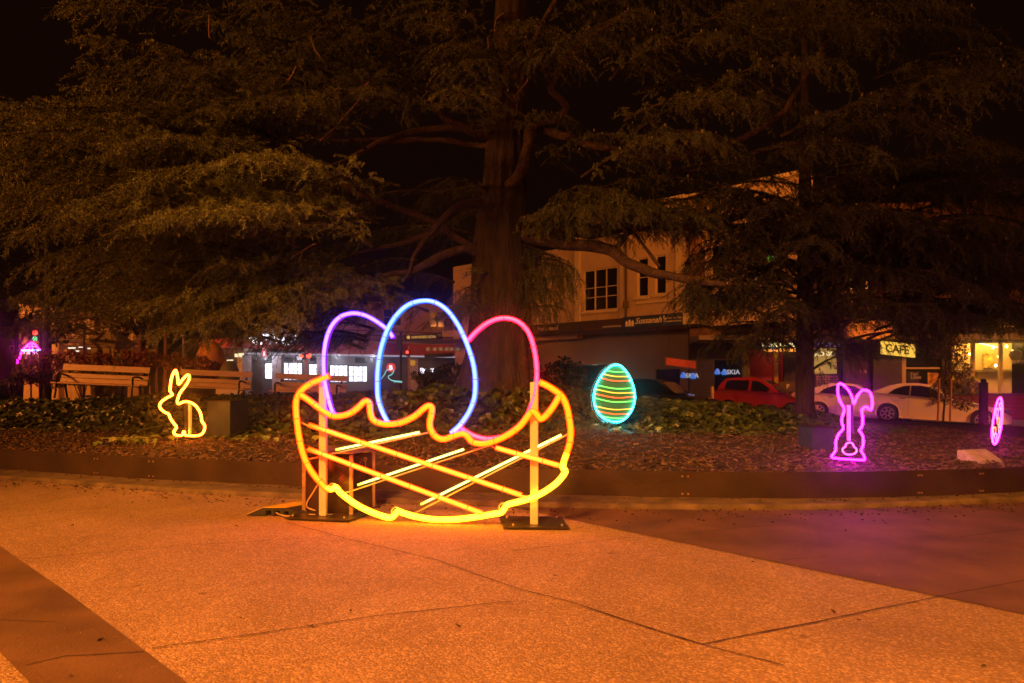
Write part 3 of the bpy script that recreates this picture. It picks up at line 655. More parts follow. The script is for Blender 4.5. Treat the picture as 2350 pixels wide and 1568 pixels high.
# heart egg, seen almost edge on
f, w = planar(2288, 9.1, math.radians(-66))
hegg = empty('heart_neon_egg', (P(2288,0,9.4).x, 9.4, .4), 'pink neon egg filled with hearts, turned almost edge-on at the right', 'neon egg')
ZZ = lambda x, y: ((2340+x*.1658)*.94, (900+y*.1658)*.94)
he = [(610,435),(632,480),(642,600),(638,720),(625,860),(600,980),(570,1070),(540,1107),(512,1080),(498,1000),(497,900),(510,780),(530,660),(555,550),(580,470)]
mb = MB(); mb.tube(smooth_pts([f(*ZZ(x,y)) for x,y in he], 5, True), .011, 7, True); mb.build('egg_outline', M['n_hot'], hegg, smooth=True)
def heart(cx, cy, wd, ht, m, lean=0):
    pts = []
    for i in range(18):
        t = 2*math.pi*i/18; X = 16*math.sin(t)**3; Yh = 13*math.cos(t)-5*math.cos(2*t)-2*math.cos(3*t)-math.cos(4*t)
        pts.append(f(*ZZ(cx+X/32*wd+Yh/29*ht*lean*.25, cy-Yh/29*ht)))
    mb = MB(); mb.tube(pts, .0065, 6, True); mb.build('heart', m, hegg, smooth=True)
heart(616,550,30,120,M['n_orange']); heart(570,650,34,185,M['n_violet'],.3); heart(592,780,34,150,M['n_orange'],.1); heart(530,920,40,160,M['n_orange'],.2); heart(603,900,30,140,M['n_orange'],.2); heart(550,1000,32,130,M['n_violet'],.1); heart(632,670,18,100,M['n_violet'])
mb = MB(); mb.tube(smooth_pts([f(*ZZ(565+(x-570)*1.18-14, 770+(y-770)*1.06))-w*.03 for x,y in he], 4, True), .0045, 5, True); mb.build('clear_rim', M['n_tail'], hegg)  # rim of the clear board emits pink in place of caught tube light
mb = MB(); mb.box((P(2286,0,9.4).x, 9.42, .35), (.03,.03,.35)); mb.build('stake', M['black'], hegg)
# far neon umbrella frame and teal bird line
f, w = planar(70, 27)
dome = empty('neon_umbrella', P(70,840,27), 'pink and blue neon umbrella frame shining beyond the flower shrubs', 'neon sign')
T8 = lambda x, y: (x*.08393, 733.2+y*.08393)
def dl(pts_, m, r=.03): mb = MB(); mb.tube(smooth_pts([f(*T8(x,y)) for x,y in pts_], 5), r, 6); mb.build('glowing_tube', m, dome, smooth=True)
dl([(520,1080),(580,920),(640,820),(720,730),(790,670),(860,650),(930,670),(1000,740),(1060,820),(1110,890),(1125,940)], M['n_hot']); dl([(860,655),(830,690),(815,780),(810,880)], M['n_hot'], .022); dl([(870,655),(885,780),(905,850),(910,900)], M['n_hot'], .022)
dl([(680,745),(860,748),(1040,745)], M['n_orange'], .018); dl([(585,848),(860,850),(1140,852)], emis('sky_neon',(.3,2.2,4)), .035); dl([(520,1080),(480,1110),(490,1160),(470,1200)], M['n_hot'], .02)
mb = MB()
for x0, x1 in ((660,830),(910,1020)): 
    a, b = f(*T8(x0,895)), f(*T8(x1,945)); mb.box((a+b)/2, (b.x-a.x,.05,a.z-b.z))
build_split(mb, 'lit_panel', emis('pale_lit_panel',(1.4,.9,.8)), dome); mb = MB(); pp = f(*T8(850,1200)); mb.tube([Vector((pp.x,pp.y,-.1)), f(*T8(850,660))], .03, 6); mb.build('pole', M['black'], dome)
f, w = planar(897, 13.6)
Z7 = lambda x, y: (865+.1318*x, 696+.1318*y)
mb = MB(); mb.tube(smooth_pts([f(*Z7(x,y)) for x,y in [(75,1320),(110,1270),(140,1225),(160,1180),(205,1150),(250,1140)]], 4), .007, 5); mb.tube(smooth_pts([f(*Z7(x,y)) for x,y in [(295,1160),(285,1205),(250,1245),(200,1270),(205,1305),(240,1335),(300,1352),(380,1358),(440,1365)]], 4), .008, 5); mb.tube([f(*Z7(305,1355)), f(*Z7(308,1390))], .007, 5)
mb.tube(smooth_pts([f(*Z7(x,y)) for x,y in [(245,1345),(330,1366),(440,1385)]], 4), .006, 5)
tag(mb.build('teal_neon_line', M['n_teal'], smooth=True), 'thin teal neon curve rising above the ivy inside the tall egg', 'neon sign')

# ------------------------------------------------------------------ boxes and plinth in the bed
def gcab(name, px0, px1, py0, py1, Y, dep, label, yaw):
    a, b = P(px0,py0,Y), P(px1,py1,Y); wd = b.x-a.x; h = a.z-b.z; e = empty(name, ((a.x+b.x)/2, Y+dep/2, b.z), label, 'utility box', 'utility boxes in the garden bed')
    rot = Matrix.Rotation(yaw,3,'Z'); c = Vector(((a.x+b.x)/2, Y+dep/2, b.z+h/2))
    mb = MB(); mb.box(c, (wd,dep,h), rot); mb.build('cabinet_body', M['greenbox'], e, bevel=.006)
    mb = MB(); mb.box(c+Vector((0,0,h/2+.008)), (wd*1.05,dep*1.06,.014), rot); mb.build('lid', M['steel_dark'], e, bevel=.003)
gcab('utility_box', 478, 540, 922, 1002, 10.6, .45, 'blue-grey utility box just behind the yellow rabbit', -.25)
gcab('utility_box', 1861, 1912, 982, 1046, 8.75, .36, 'small grey-green utility box left of the magenta bunny', .12)
pl = MB(); B_ = P(2196,1033,8.1); A_ = P(2195,1086,8.1); C_ = P(2211,1033,8.05); D_ = P(2266,1072,7.75); E_ = P(2267,1086,7.75); A_.z = .2; E_.z = .2
pl.prism([A_,B_,C_,D_,E_], (.36,.14,0)); tag(pl.build('stone_plinth', M['concrete'], bevel=.006), 'low wedge-shaped stone plinth with sloping top behind the steel edging', 'plinth')

# ------------------------------------------------------------------ benches
def make_bench(loc, length, roll, label, ends=True):
    e = empty('park_bench', loc, label, 'bench', 'slatted benches on the lawn'); Mx = Matrix.Translation(loc) @ Matrix.Rotation(roll,4,'Y')
    def bx(c, sz, ry=0): 
        mb = MB(); mb.box((0,0,0), sz, Matrix.Rotation(ry,3,'X')); mb.v = [tuple(Mx @ (Vector(v)+Vector(c))) for v in mb.v]; return mb
    for z, y in ((.86,.17),(.63,.12),(.50,.08)):
        m_ = bx((0,y,z), (length,.03,.17 if z > .8 else .12), -.2); o = m_.build('back_slat', M['benchwood'], e, bevel=.006)
    s = MB()
    for k in range(4): t = bx((0,-.32+k*.11,.42), (length,.09,.035)); s.add(t.v, t.f)
    build_split(s, 'seat_slat', M['benchwood'], e, bevel=.005)
    for sx in (-1,1):
        L_ = MB(); x = sx*(length/2-.18)
        for q in ([(x,.22,.95),(x,.12,.5),(x,.02,.38),(x,.12,0)],[(x,.02,.38),(x,-.34,.40),(x,-.38,.2),(x,-.42,0)],[(x,.1,.62),(x,-.15,.66),(x,-.36,.62),(x,-.34,.4)]):
            L_.tube([Mx @ Vector(p) for p in smooth_pts(q,4)], .028, 6)
        L_.build('leg_frame', M['iron'], e, smooth=True)
for px0, px1, py, Y, lb in ((133,334,846,19.1,'slatted bench left of the yellow rabbit, in front of pale hedge'),(405,572,857,20.4,'slatted bench whose left end is behind the yellow rabbit ears'),(625,792,866,20.2,'slatted bench partly hidden behind the left neon egg')):
    a = P(px0,py,Y); b = P(px1,py,Y); L_ = b.x-a.x; zt = (a.z+b.z)/2; make_bench(Vector(((a.x+b.x)/2, Y, zt-.86)), L_, math.radians(2.4), lb)

# ------------------------------------------------------------------ leafy shrubs
def leaf_blob(name, c, rad, n, m, parent, seed, size=(.05,.11), flat=.35):
    g = np.random.default_rng(seed); u = g.normal(0,1,(n,3)); u /= np.linalg.norm(u,axis=1)[:,None]
    rr = g.uniform(.45,1,n)**.5; lob = 1+.25*np.sin(u[:,0]*5+seed)*np.cos(u[:,2]*4+seed*2)
    pos = np.array(c)+u*np.array(rad)*(rr*lob)[:,None]; pos[:,2] = np.maximum(pos[:,2], c[2]-rad[2]*.98)
    q = rots(n,.9,seed=seed+50)
    return scatter(name, [(0,0,0),(-.3,.5,.08),(0,1,0),(.3,.5,.08)], [(0,1,2,3)], pos, q, g.uniform(size[0],size[1],n), m, None, parent)
def shrub(px, py, Y, wpx, hpx, m, label, seed, group, n=700, size=(.06,.13), dz=.0):
    c = P(px,py,Y); s = Y/F; rad = (wpx*s/2, .5, hpx*s/2); zb = c.z-rad[2]
    e = empty('shrub', (c.x,Y,zb), label, 'shrub', group); leaf_blob('foliage', c, rad, n, m, e, seed, size)
    mb = MB(); g = random.Random(seed); z0 = min(zb,.9) if False else zb
    for k in range(5): mb.tube([(c.x+g.uniform(-.08,.08),Y+g.uniform(-.05,.05),zb-.5),(c.x+g.uniform(-.5,.5)*rad[0],Y+g.uniform(-.3,.3),c.z+g.uniform(-.2,.5)*rad[2])], .012, 5)
    mb.build('stem', M['bark'], e)
reds = [(45,838,60,50,'leftmost red-leaved shrub, beneath the neon umbrella frame'),(100,832,62,62,'red shrub in front of the dark lamp post base'),(160,828,66,44,'red shrub behind the left end of the first bench'),(225,829,66,42,'red shrub right in front of the stone monument'),(290,829,62,46,'red shrub behind the right end of the first bench'),(345,828,56,46,'red shrub in the gap between the first two benches'),(400,832,60,40,'red shrub right above the rabbit ears'),(462,839,66,40,'red shrub in front of the big orange egg'),(500,846,40,26,'smallest red shrub, between the orange and olive eggs')]
for i, (px,py,wd,ht,lb) in enumerate(reds): shrub(px,py,23.4,wd,ht,M['rednandina'],lb,20+i,'red shrubs behind the benches',620,(.06,.14))
for i, (px,py,wd,ht,lb) in enumerate([(30,866,90,36,'pale low hedge plant at the far left of the lawn'),(110,869,90,36,'pale low hedge plant left of the first bench'),(190,866,90,40,'pale low hedge plant behind the left half of the first bench'),(275,868,90,38,'pale low hedge plant behind the right half of the first bench')]):
    shrub(px,py,21.4,wd,ht,M['hedge'],lb,40+i,'pale hedge plants behind the first bench',900,(.06,.12))
for i, (px,py,wd,ht,Y,lb) in enumerate([(1030,880,170,90,15.6,'broad dark shrub in front of the main trunk base'),(1180,850,110,180,15.2,'tall dark bush inside the pink neon egg'),(1300,880,120,110,15.4,'dark bush between the pink egg and the striped egg')]):
    shrub(px,py,Y,wd,ht,M['ivy'],lb,60+i,'dark shrubs on the mound',2600,(.05,.11))

# ------------------------------------------------------------------ conifers
def twig_template(seed, L=.34, n_t=10, drop=.09):
    g = random.Random(seed); V = []; T = []
    def tri(a,b,c): o = len(V); V.extend([a,b,c]); T.append((o,o+1,o+2))
    axis = [Vector((L*t, .03*math.sin(t*3+seed), -drop*t*t)) for t in [i/n_t for i in range(n_t+1)]]
    for a, b in zip(axis, axis[1:]): tri(tuple(a+Vector((0,0,.004))), tuple(b), tuple(a-Vector((0,0,.004))))
    for i, p in enumerate(axis):
        p = p+Vector((0,g.uniform(-.022,.022),g.uniform(-.01,.02)))
        for k in range(9):
            u = g.uniform(0,2*math.pi); l = g.uniform(.026,.05)
            d = Vector((g.uniform(-.35,.8), math.cos(u), math.sin(u)*.9+.25)).normalized()
            s = d.cross(Vector((g.uniform(-1,1),g.uniform(-1,1),g.uniform(-1,1)))).normalized()*.0052
            tri(tuple(p-s), tuple(p+s), tuple(p+d*l))
    return np.array(V), np.array(T)
TW = [twig_template(s) for s in range(6)]
GAPS = [(1425,1578,708,752,.92),(1935,2055,728,782,.93),(1716,1800,783,880,.6),(1868,1945,783,880,.65),(2190,2360,772,905,.92),(2016,2108,776,824,.95),(1755,1832,570,603,.7),(2000,2180,822,880,.6),(1700,1960,640,740,.25),
        (100,335,728,812,.8),(-10,110,745,850,.85),(480,1060,792,880,.95),(1330,1570,560,745,.6),(0,110,-10,120,1),(340,470,-10,100,.8),(1210,1340,740,860,.5)]
class Crown:
    def __init__(s): s.tw = []; s.wood = MB(); s.cones = []; s.g = random.Random(77)
    def twig(s, p, d, sc=1.0):
        q = p+d*.15; px = HX+q.x/q.y*F; py = HY-(q.z-CH)/q.y*F
        for a,b,c,e,k in GAPS:
            if a < px < b and c < py < e and s.g.random() < k: return
        s.tw.append((p, d, sc))
    def bough(s, inner, tip, seed, width=1.0, dens=1.0, sag=.25, cones=0, fol0=.15, r0=.03, sc=1.0, hang=.0):
        g = random.Random(seed); L = (tip-inner).length; n = max(5, int(L/.16)); ax = []
        side = (tip-inner).cross(Vector((0,0,1))).normalized()
        for i in range(n+1):
            t = i/n; p = inner.lerp(tip,t)+Vector((0,0,math.sin(t*math.pi)*sag*L*.35-sag*.2*t*t*L))+side*(.08*math.sin(t*5+seed)*L*.4); ax.append(p)
        s.wood.tube(ax, [lerp(r0,.006,i/n) for i in range(n+1)], 5)
        for i in range(int(n*fol0), n+1):
            t = i/n; p = ax[i]; d0 = (ax[min(i+1,n)]-ax[max(i-1,0)]).normalized()
            for sg in (-1,1):
                if g.random() > .85*dens: continue
                l = width*(.35+.65*math.sin(min(1,(1-t)*1.4+.15)*math.pi*.5))*g.uniform(.5,1.05)
                dd = (side*sg*g.uniform(.7,1.1)+d0*g.uniform(.3,.9)+Vector((0,0,g.uniform(-.25,.15)-hang))).normalized()
                m_ = max(1, int(l/.32)); q = p.copy(); dcur = dd.copy(); pts = [q.copy()]
                for k in range(m_+1):
                    s.twig(q.copy(), (dcur+Vector((g.uniform(-.3,.3),g.uniform(-.3,.3),g.uniform(-.3,.1)))).normalized(), g.uniform(.75,1.15)*sc)
                    for _ in range(2):
                        if g.random() < .8: s.twig(q+dcur*g.uniform(.02,.28), (dcur*.5+Vector((g.uniform(-1,1),g.uniform(-1,1),g.uniform(-.7,.25)-hang))).normalized(), g.uniform(.4,.8)*sc)
                    if g.random() < cones: s.cones.append(q+dcur*g.uniform(0,.25)+Vector((0,0,.02)))
                    q = q+dcur*.3; dcur = (dcur+Vector((g.uniform(-.35,.35),g.uniform(-.35,.35),-.14-hang*.5))).normalized(); pts.append(q.copy())
                s.wood.tube(pts, .004, 3, caps=False)
            s.twig(p, (d0+Vector((0,0,g.uniform(-.3,.2)))).normalized(), sc)
    def build(s, parent, m):
        V = []; T = []; o = 0; g = np.random.default_rng(len(s.tw)); cnt = 0
        for ti in range(len(TW)):
            sub = s.tw[ti::len(TW)]
            if not sub: continue
            tv, tt = TW[ti]; n = len(sub); p = np.array([tuple(a[0]) for a in sub]); d = np.array([tuple(a[1]) for a in sub]); sc = np.array([a[2] for a in sub])
            up = np.tile(np.array([0,0,1.]),(n,1))+g.normal(0,.25,(n,3)); y = np.cross(up,d); y /= np.linalg.norm(y,axis=1)[:,None]+1e-9; z = np.cross(d,y)
            R = np.stack([d,y,z],2); VV = np.einsum('nij,kj->nki',R,tv)*sc[:,None,None]+p[:,None]
            V.append(VV.reshape(-1,3)); T.append((tt[None]+(np.arange(n)*len(tv))[:,None,None]).reshape(-1,3)+o); o += n*len(tv)
        fast_mesh('crown', np.concatenate(V), np.concatenate(T), 3, m, parent)
        s.wood.build('branches', M['bark'], parent)
        if s.cones:
            pos = np.array([tuple(c) for c in s.cones]); n = len(pos)
            prof = [(.0,0),(.012,.006),(.014,.02),(.009,.04),(.0,.048)]; tv = []; tf = []
            for r_, z_ in prof:
                for k in range(5): a = 2*math.pi*k/5; tv.append((r_*math.cos(a),r_*math.sin(a),z_))
            for i in range(4):
                for k in range(5): tf.append((i*5+k,i*5+(k+1)%5,(i+1)*5+(k+1)%5,(i+1)*5+k))
            scatter('cones', tv, tf, pos, rots(n,.12,seed=3), g.uniform(.7,1.2,n), M['cone'], 'stuff', parent)
def limb(mb, pts, seg=10):     # pts: (px, py, Y, width px)
    q = smooth_pts([P(a,b,c) for a,b,c,_ in pts], 5); ws = []
    for i in range(len(q)):
        t = i/5; k = min(int(t), len(pts)-2); u = t-k; w_ = lerp(pts[k][3], pts[k+1][3], u); Yc = lerp(pts[k][2], pts[k+1][2], u); ws.append(w_*Yc/F/2)
    for i in range(1, len(q)-1): q[i] += Vector((noise.noise(q[i]*1.7)*.05, noise.noise(q[i]*1.7+Vector((5,5,5)))*.05, noise.noise(q[i]*2.3)*.05))
    ws = [w_*(1+.14*noise.noise(p*3.1)) for w_, p in zip(ws, q)]
    mb.tube(q, ws, seg)

TX, TY = P(1150,0,13).x, 13.0
cedar = empty('cedar_tree', (TX,TY,.9), 'huge dark cedar with a thick trunk rising behind the neon nest', 'tree')
# trunk with ridged bark
mb = MB(); rings = []
tr = [(925,1145,215),(860,1145,180),(800,1147,150),(700,1149,132),(640,1150,128),(560,1148,122),(500,1152,112),(440,1158,100),(340,1162,92),(250,1168,90),(150,1172,84),(0,1176,74),(-200,1180,60),(-480,1184,34),(-700,1186,12)]
tp = smooth_pts([P(x,y,13) for y,x,w_ in tr], 8); NS = 56; vs = []
for i, p in enumerate(tp):
    t = i/8; k = min(int(t), len(tr)-2); r_ = lerp(tr[k][2], tr[k+1][2], t-k)*13/F/2
    for s_ in range(NS):
        a = 2*math.pi*s_/NS; rg = 1+.05*math.sin(a*14+3*noise.noise(Vector((a,p.z*.6,0))))+.05*noise.noise(Vector((math.cos(a)*2,math.sin(a)*2,p.z*.8)))+.03*noise.noise(Vector((math.cos(a)*9,math.sin(a)*9,p.z*2.5)))
        vs.append((p.x+r_*rg*math.cos(a), p.y+r_*rg*math.sin(a), p.z))
mb.add(vs, [(i*NS+k, i*NS+(k+1)%NS, (i+1)*NS+(k+1)%NS, (i+1)*NS+k) for i in range(len(tp)-1) for k in range(NS)])
mb.build('trunk', M['bark'], cedar, smooth=True)
LB = [
 [(1170,528,13,44),(1230,545,12.7,34),(1297,562,12.4,29),(1360,566,12.2,28),(1407,579,12,28),(1440,604,11.9,26),(1507,629,11.7,22),(1598,642,11.5,18),(1680,652,11.3,10)],
 [(1170,500,13,34),(1240,510,12.9,30),(1276,514,12.9,28),(1339,533,12.8,29),(1381,530,12.7,29),(1423,518,12.6,30),(1486,514,12.5,28),(1549,514,12.3,25),(1598,518,12.2,24),(1650,503,12.1,20),(1705,491,12,14),(1790,470,11.8,7)],
 [(1180,300,13,20),(1213,302,12.8,20),(1255,302,12.5,19),(1297,311,12.3,19),(1360,331,12,18),(1423,348,11.8,18),(1480,358,11.6,17),(1540,360,11.4,17),(1598,349,11.2,16),(1660,330,11,15),(1714,310,10.9,14),(1798,264,10.7,12),(1823,218,10.6,12),(1848,168,10.5,11),(1894,101,10.4,9),(1915,42,10.3,6),(1925,-30,10.2,4)],
 [(1160,432,12.8,24),(1180,418,12.5,24),(1197,390,12.4,26),(1213,336,12.4,26),(1222,296,12.4,25),(1276,268,12.3,18),(1297,250,12.2,18),(1285,225,12.1,16),(1264,197,12,17),(1306,134,11.9,17),(1339,96,11.8,16),(1390,59,11.7,14),(1450,20,11.5,9)],
 [(1264,197,12,9),(1243,159,12,8),(1218,126,12,5),(1200,90,12,3)],
 [(1140,322,13,26),(1113,310,12.8,24),(1046,285,12.4,20),(1004,252,12.2,19),(953,218,12,18),(890,176,11.8,14),(820,130,11.5,8)],
 [(1140,300,13,20),(1060,292,13,17),(960,300,13,15),(865,331,12.6,13),(794,369,12.3,9),(740,390,12,5)],
 [(1140,340,13,14),(1040,325,13.2,13),(900,322,13.2,12),(794,324,13,9),(700,312,12.8,5)],
 [(1140,458,13,20),(1100,462,12.8,19),(1046,480,12.5,17),(1004,512,12.3,17),(979,541,12.2,16),(920,558,12,12),(860,572,11.8,9),(811,583,11.6,6)],
 [(1004,512,12.3,15),(950,490,12.2,15),(878,466,12,14),(806,436,11.8,13),(752,403,11.6,12),(671,378,11.3,10),(580,372,11,7),(482,369,10.8,4)],
 [(1125,590,13,24),(1100,578,12.8,20),(1046,548,12.6,16),(1012,520,12.3,11)],
 [(1125,600,13,26),(1079,577,12.7,23),(1037,580,12.5,22),(987,602,12.2,20),(932,625,12,14),(850,640,11.8,8)],
 [(979,541,12.2,12),(965,570,12.1,11),(951,590,12,9),(938,625,11.9,6),(925,650,11.8,4)],
 [(1411,575,12,14),(1430,553,12,12),(1447,536,12.1,11),(1462,527,12.3,10)],
 [(1457,533,12.2,7),(1470,548,12,7),(1482,566,11.9,7),(1500,596,11.8,9),(1512,612,11.7,8)],
 [(1240,590,13.2,26),(1215,600,13.1,26),(1185,640,13,26)],
 [(1300,-40,11.5,12),(1240,60,12,10),(1195,200,12.6,10),(1180,330,12.9,10)],
]
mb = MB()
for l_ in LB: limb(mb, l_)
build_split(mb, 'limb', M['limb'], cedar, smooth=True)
mb = MB()
for l_ in [[(579,541,9.6,6),(580,512,9.6,6),(584,482,9.6,6),(592,445,9.6,6),(604,407,9.7,6),(622,390,9.8,5),(642,378,9.9,4)],[(592,445,9.6,4),(565,470,9.5,3),(548,500,9.4,2)],[(846,189,10,4),(818,232,10,4.5),(785,273,10,5),(758,300,10,5),(734,323,10,5)],[(500,368,9.5,5),(508,400,9.5,5),(512,440,9.4,4),(508,470,9.4,3)],[(512,378,9.5,3),(540,382,9.6,3),(565,384,9.6,2)],[(540,410,9.4,3),(520,432,9.4,3),(505,448,9.4,2)],
           [(725,560,9.6,2.4),(700,575,9.6,3),(668,592,9.6,3)],[(700,570,9.6,2),(693,588,9.6,2),(686,605,9.6,2)],[(1212,180,10.5,3),(1190,210,10.5,3),(1180,225,10.5,2)],[(660,182,9,3),(672,165,9,3),(680,150,9,2)],[(1135,72,10,3),(1138,45,10,3),(1156,30,10,2)],[(1120,110,10,3),(1119,85,10,2.5)],
           [(480,35,9,3),(483,60,9,3),(487,90,9,2)],[(712,85,9.5,2.4),(722,110,9.5,2.4),(736,132,9.5,2)],[(630,165,9.5,2.4),(628,200,9.5,2.6),(612,232,9.4,2)],[(700,190,9.5,2.4),(705,220,9.5,2.4),(740,240,9.5,2)]]: limb(mb, l_, 6)
build_split(mb, 'dead_branch', M['deadtwig'], cedar, smooth=True)
CR = Crown(); g = random.Random(11); sid = 0
axisp = lambda z: Vector((TX,TY,z))
def region(cr, x0,x1,y0,y1,Y0,Y1,n,L,trunk, width=.8, dens=1, cones=0, sag=.25, hang=0, sc=1, avoid=None):
    global sid
    for k in range(n):
        for _ in range(20):
            px = g.uniform(x0,x1); py = g.uniform(y0,y1)
            if not (avoid and avoid(px,py)): break
        Y = g.uniform(Y0,Y1); tip = P(px,py,Y); base = Vector((trunk[0],trunk[1],tip.z+g.uniform(-.6,.3)))
        d = (base-tip).normalized(); l = min(L*g.uniform(.7,1.2), (base-tip).length*.9); inner = tip+d*l+Vector((0,0,g.uniform(-.1,.15)*l)); sid += 1
        cr.bough(inner, tip, sid, width, dens, sag, cones, hang=hang, sc=sc)
T1 = (TX,TY)
skyhole = lambda x, y: (x < 120 and y < 120) or (330 < x < 480 and y < 110)
region(CR, -120,560,230,490,7.5,11,40,2.1,T1,.75,.9)
region(CR, -80,540,470,700,9,13,26,2.3,T1,.8,.9,hang=.1)
region(CR, 60,700,-60,260,8,11.5,22,2.2,T1,.7,.8,avoid=skyhole)
region(CR, 310,760,672,745,8.8,10.4,15,1.9,T1,.6,.95,sag=.35)
region(CR, 560,1050,600,725,12,15,9,2,T1,.7,.8,hang=.2)
region(CR, 560,1050,330,600,12,15.5,10,2.0,T1,.7,.6,hang=.3)
region(CR, 700,1300,-40,220,9.5,12.5,10,1.8,T1,.6,.8,.06)
region(CR, 1300,2400,-60,330,8.5,12.5,31,2.1,T1,.65,.85,.22,hang=.12)
region(CR, 1380,2400,340,540,11,14,18,2.2,T1,.7,.8,.18,hang=.2)
region(CR, 1000,1310,0,160,9.5,11.6,5,1.5,T1,.6,.9,.1,hang=.2)
region(CR, 540,760,740,790,10,13,7,1.2,T1,.4,.9,hang=.3)
region(CR, 1215,1320,600,730,12.4,13.4,8,1.0,T1,.4,.9,hang=.9)
region(CR, 1250,1330,590,640,12.4,13,5,1.0,T1,.35,.9,hang=.9)
region(CR, 1320,1740,430,515,11,13,20,1.5,T1,.55,.95,.05,hang=.25)
region(CR, 1030,1095,610,740,12,13,4,.7,T1,.3,.8,hang=.6)
region(CR, 1330,1560,470,530,12,14,5,1.4,T1,.5,.8,hang=.3)
region(CR, -50,480,690,770,12,17,14,2.0,T1,.7,.9,hang=.25)
for k in range(26):
    a = g.uniform(0,2*math.pi); z = g.uniform(9,15); R_ = lerp(6,1.8,(z-9)/6); tip = Vector((TX+R_*math.cos(a),TY+R_*math.sin(a),z-.5)); sid += 1
    CR.bough(Vector((TX,TY,z)).lerp(tip,.35), tip, sid, .9, .5)
CR.build(cedar, M['needle'])
print('cedar twigs', len(CR.tw))
# second conifer
T2 = (P(1847,0,13).x, 13.0)
con2 = empty('conifer_tree', (T2[0],T2[1],.4), 'dark conifer with a straight slim trunk in front of the parked cars', 'tree')
mb = MB(); tp = [(P(1847+noise.noise(Vector((i,0,0)))*4,y,13), w_) for i, (y,w_) in enumerate([(985,52),(930,42),(880,41),(800,38),(700,36),(600,33),(450,28),(250,20),(50,12),(-100,5)])]
q = smooth_pts([p for p,_ in tp],5); mb.tube(q, [lerp(tp[min(i//5,8)][1],tp[min(i//5+1,9)][1],(i%5)/5)*13/F/2*(1+.06*noise.noise(p*4)) for i,p in enumerate(q)], 18); mb.build('trunk', M['bark'], con2, smooth=True)
C2 = Crown()
region(C2, 2150,2420,520,690,10.5,13,16,1.6,T2,.6,.95,hang=.3)
region(C2, 1560,1760,480,600,11,13,10,1.5,T2,.55,.95,hang=.3)
region(C2, 1540,1900,560,700,11.3,14,30,1.9,T2,.6,.9,.03,hang=.3)
region(C2, 1860,2400,520,740,11,14.2,44,2.1,T2,.65,.95,.05,hang=.35)
region(C2, 1620,1800,690,770,12,13.6,9,1.2,T2,.45,.8,hang=.5)
region(C2, 1880,1960,700,810,12,13.4,4,.9,T2,.35,.8,hang=.4)
region(C2, 2090,2230,690,775,11.6,13.4,12,1.1,T2,.45,.9,hang=.6)
region(C2, 1570,2400,380,590,10.5,13.5,46,2.2,T2,.7,.8,.05,hang=.3)
region(C2, 2180,2380,640,740,11,13,8,1.4,T2,.45,.8,hang=.3)
C2.build(con2, M['needle_dark'])
print('conifer twigs', len(C2.tw))
# dark trees beyond, left
def broad_tree(px, Y, top, base_y, wpx, label, seed, m, n=5200, group=None):
    c = P(px, (top+base_y)/2, Y); s = Y/F; e = empty('background_tree', (c.x,Y,0), label, 'tree', group)
    mb = MB(); mb.tube([(c.x,Y,-.1),(c.x+.1,Y,1.2),(c.x-.05,Y,2.6),(c.x,Y,c.z)], [.2,.16,.13,.05], 9)
    for k in range(5): a = k*1.3+seed; mb.tube([(c.x,Y,2.2+k*.3),(c.x+math.cos(a)*wpx*s*.3,Y+math.sin(a)*.8,c.z+.4*k-.6)], [.07,.02], 6)
    mb.build('trunk', M['bark'], e, smooth=True); leaf_blob('crown', c, (wpx*s/2,1.6,(base_y-top)*s/2), n, m, e, seed, (.12,.26))
broad_tree(40, 31, 560, 790, 330, 'broad dark tree at the far left above the traffic light', 5, M['ivy'])
broad_tree(330, 33, 560, 765, 330, 'dark tree above the stone monument', 6, M['ivy'])
# young street tree with stakes
yt = empty('young_street_tree', (P(2168,0,19).x,19,-.1), 'young leafy street tree tied between timber stakes by the sedan', 'tree')
mb = MB()
for k,(a,b) in enumerate([((2164,975),(2172,780)),((2170,900),(2192,830)),((2168,870),(2150,810)),((2169,930),(2215,905)),((2168,850),(2180,760))]): p_, q_ = P(*a,19), P(*b,19); mb.tube([p_,p_.lerp(q_,.5)+Vector((.03,0,0)),q_], [.03,.02,.008] if k == 0 else [.014,.01,.005], 7)
mb.build('trunk', M['bark'], yt)
mb = MB(); 
for i,(px,py,rx,ry,n_) in enumerate([(2195,808,22,28,420),(2172,790,26,30,420),(2150,800,16,26,260),(2200,850,26,22,360),(2178,870,26,22,300),(2215,885,26,20,320),(2160,905,26,22,260),(2205,925,26,16,240),(2168,745,16,30,220)]):
    c = P(px,py,19); s = 19/F; o = leaf_blob('leaves_tmp', c, (rx*s,.3,ry*s), n_, M['maple'], yt, 80+i, (.05,.11)); vs = [tuple(v.co) for v in o.data.vertices]; mb.add(vs, [tuple(p.vertices) for p in o.data.polygons]); bpy.data.objects.remove(o)
me = bpy.data.meshes.new('foliage'); me.from_pydata(mb.v,[],mb.f); link('foliage', me, M['maple'], yt)
for px in (2152,2180): 
    mb = MB(); a = P(px,985,18.7); b = P(px+3,868,18.7); mb.tube([a,b], .026, 6); mb.build('stake', M['timber'], yt)

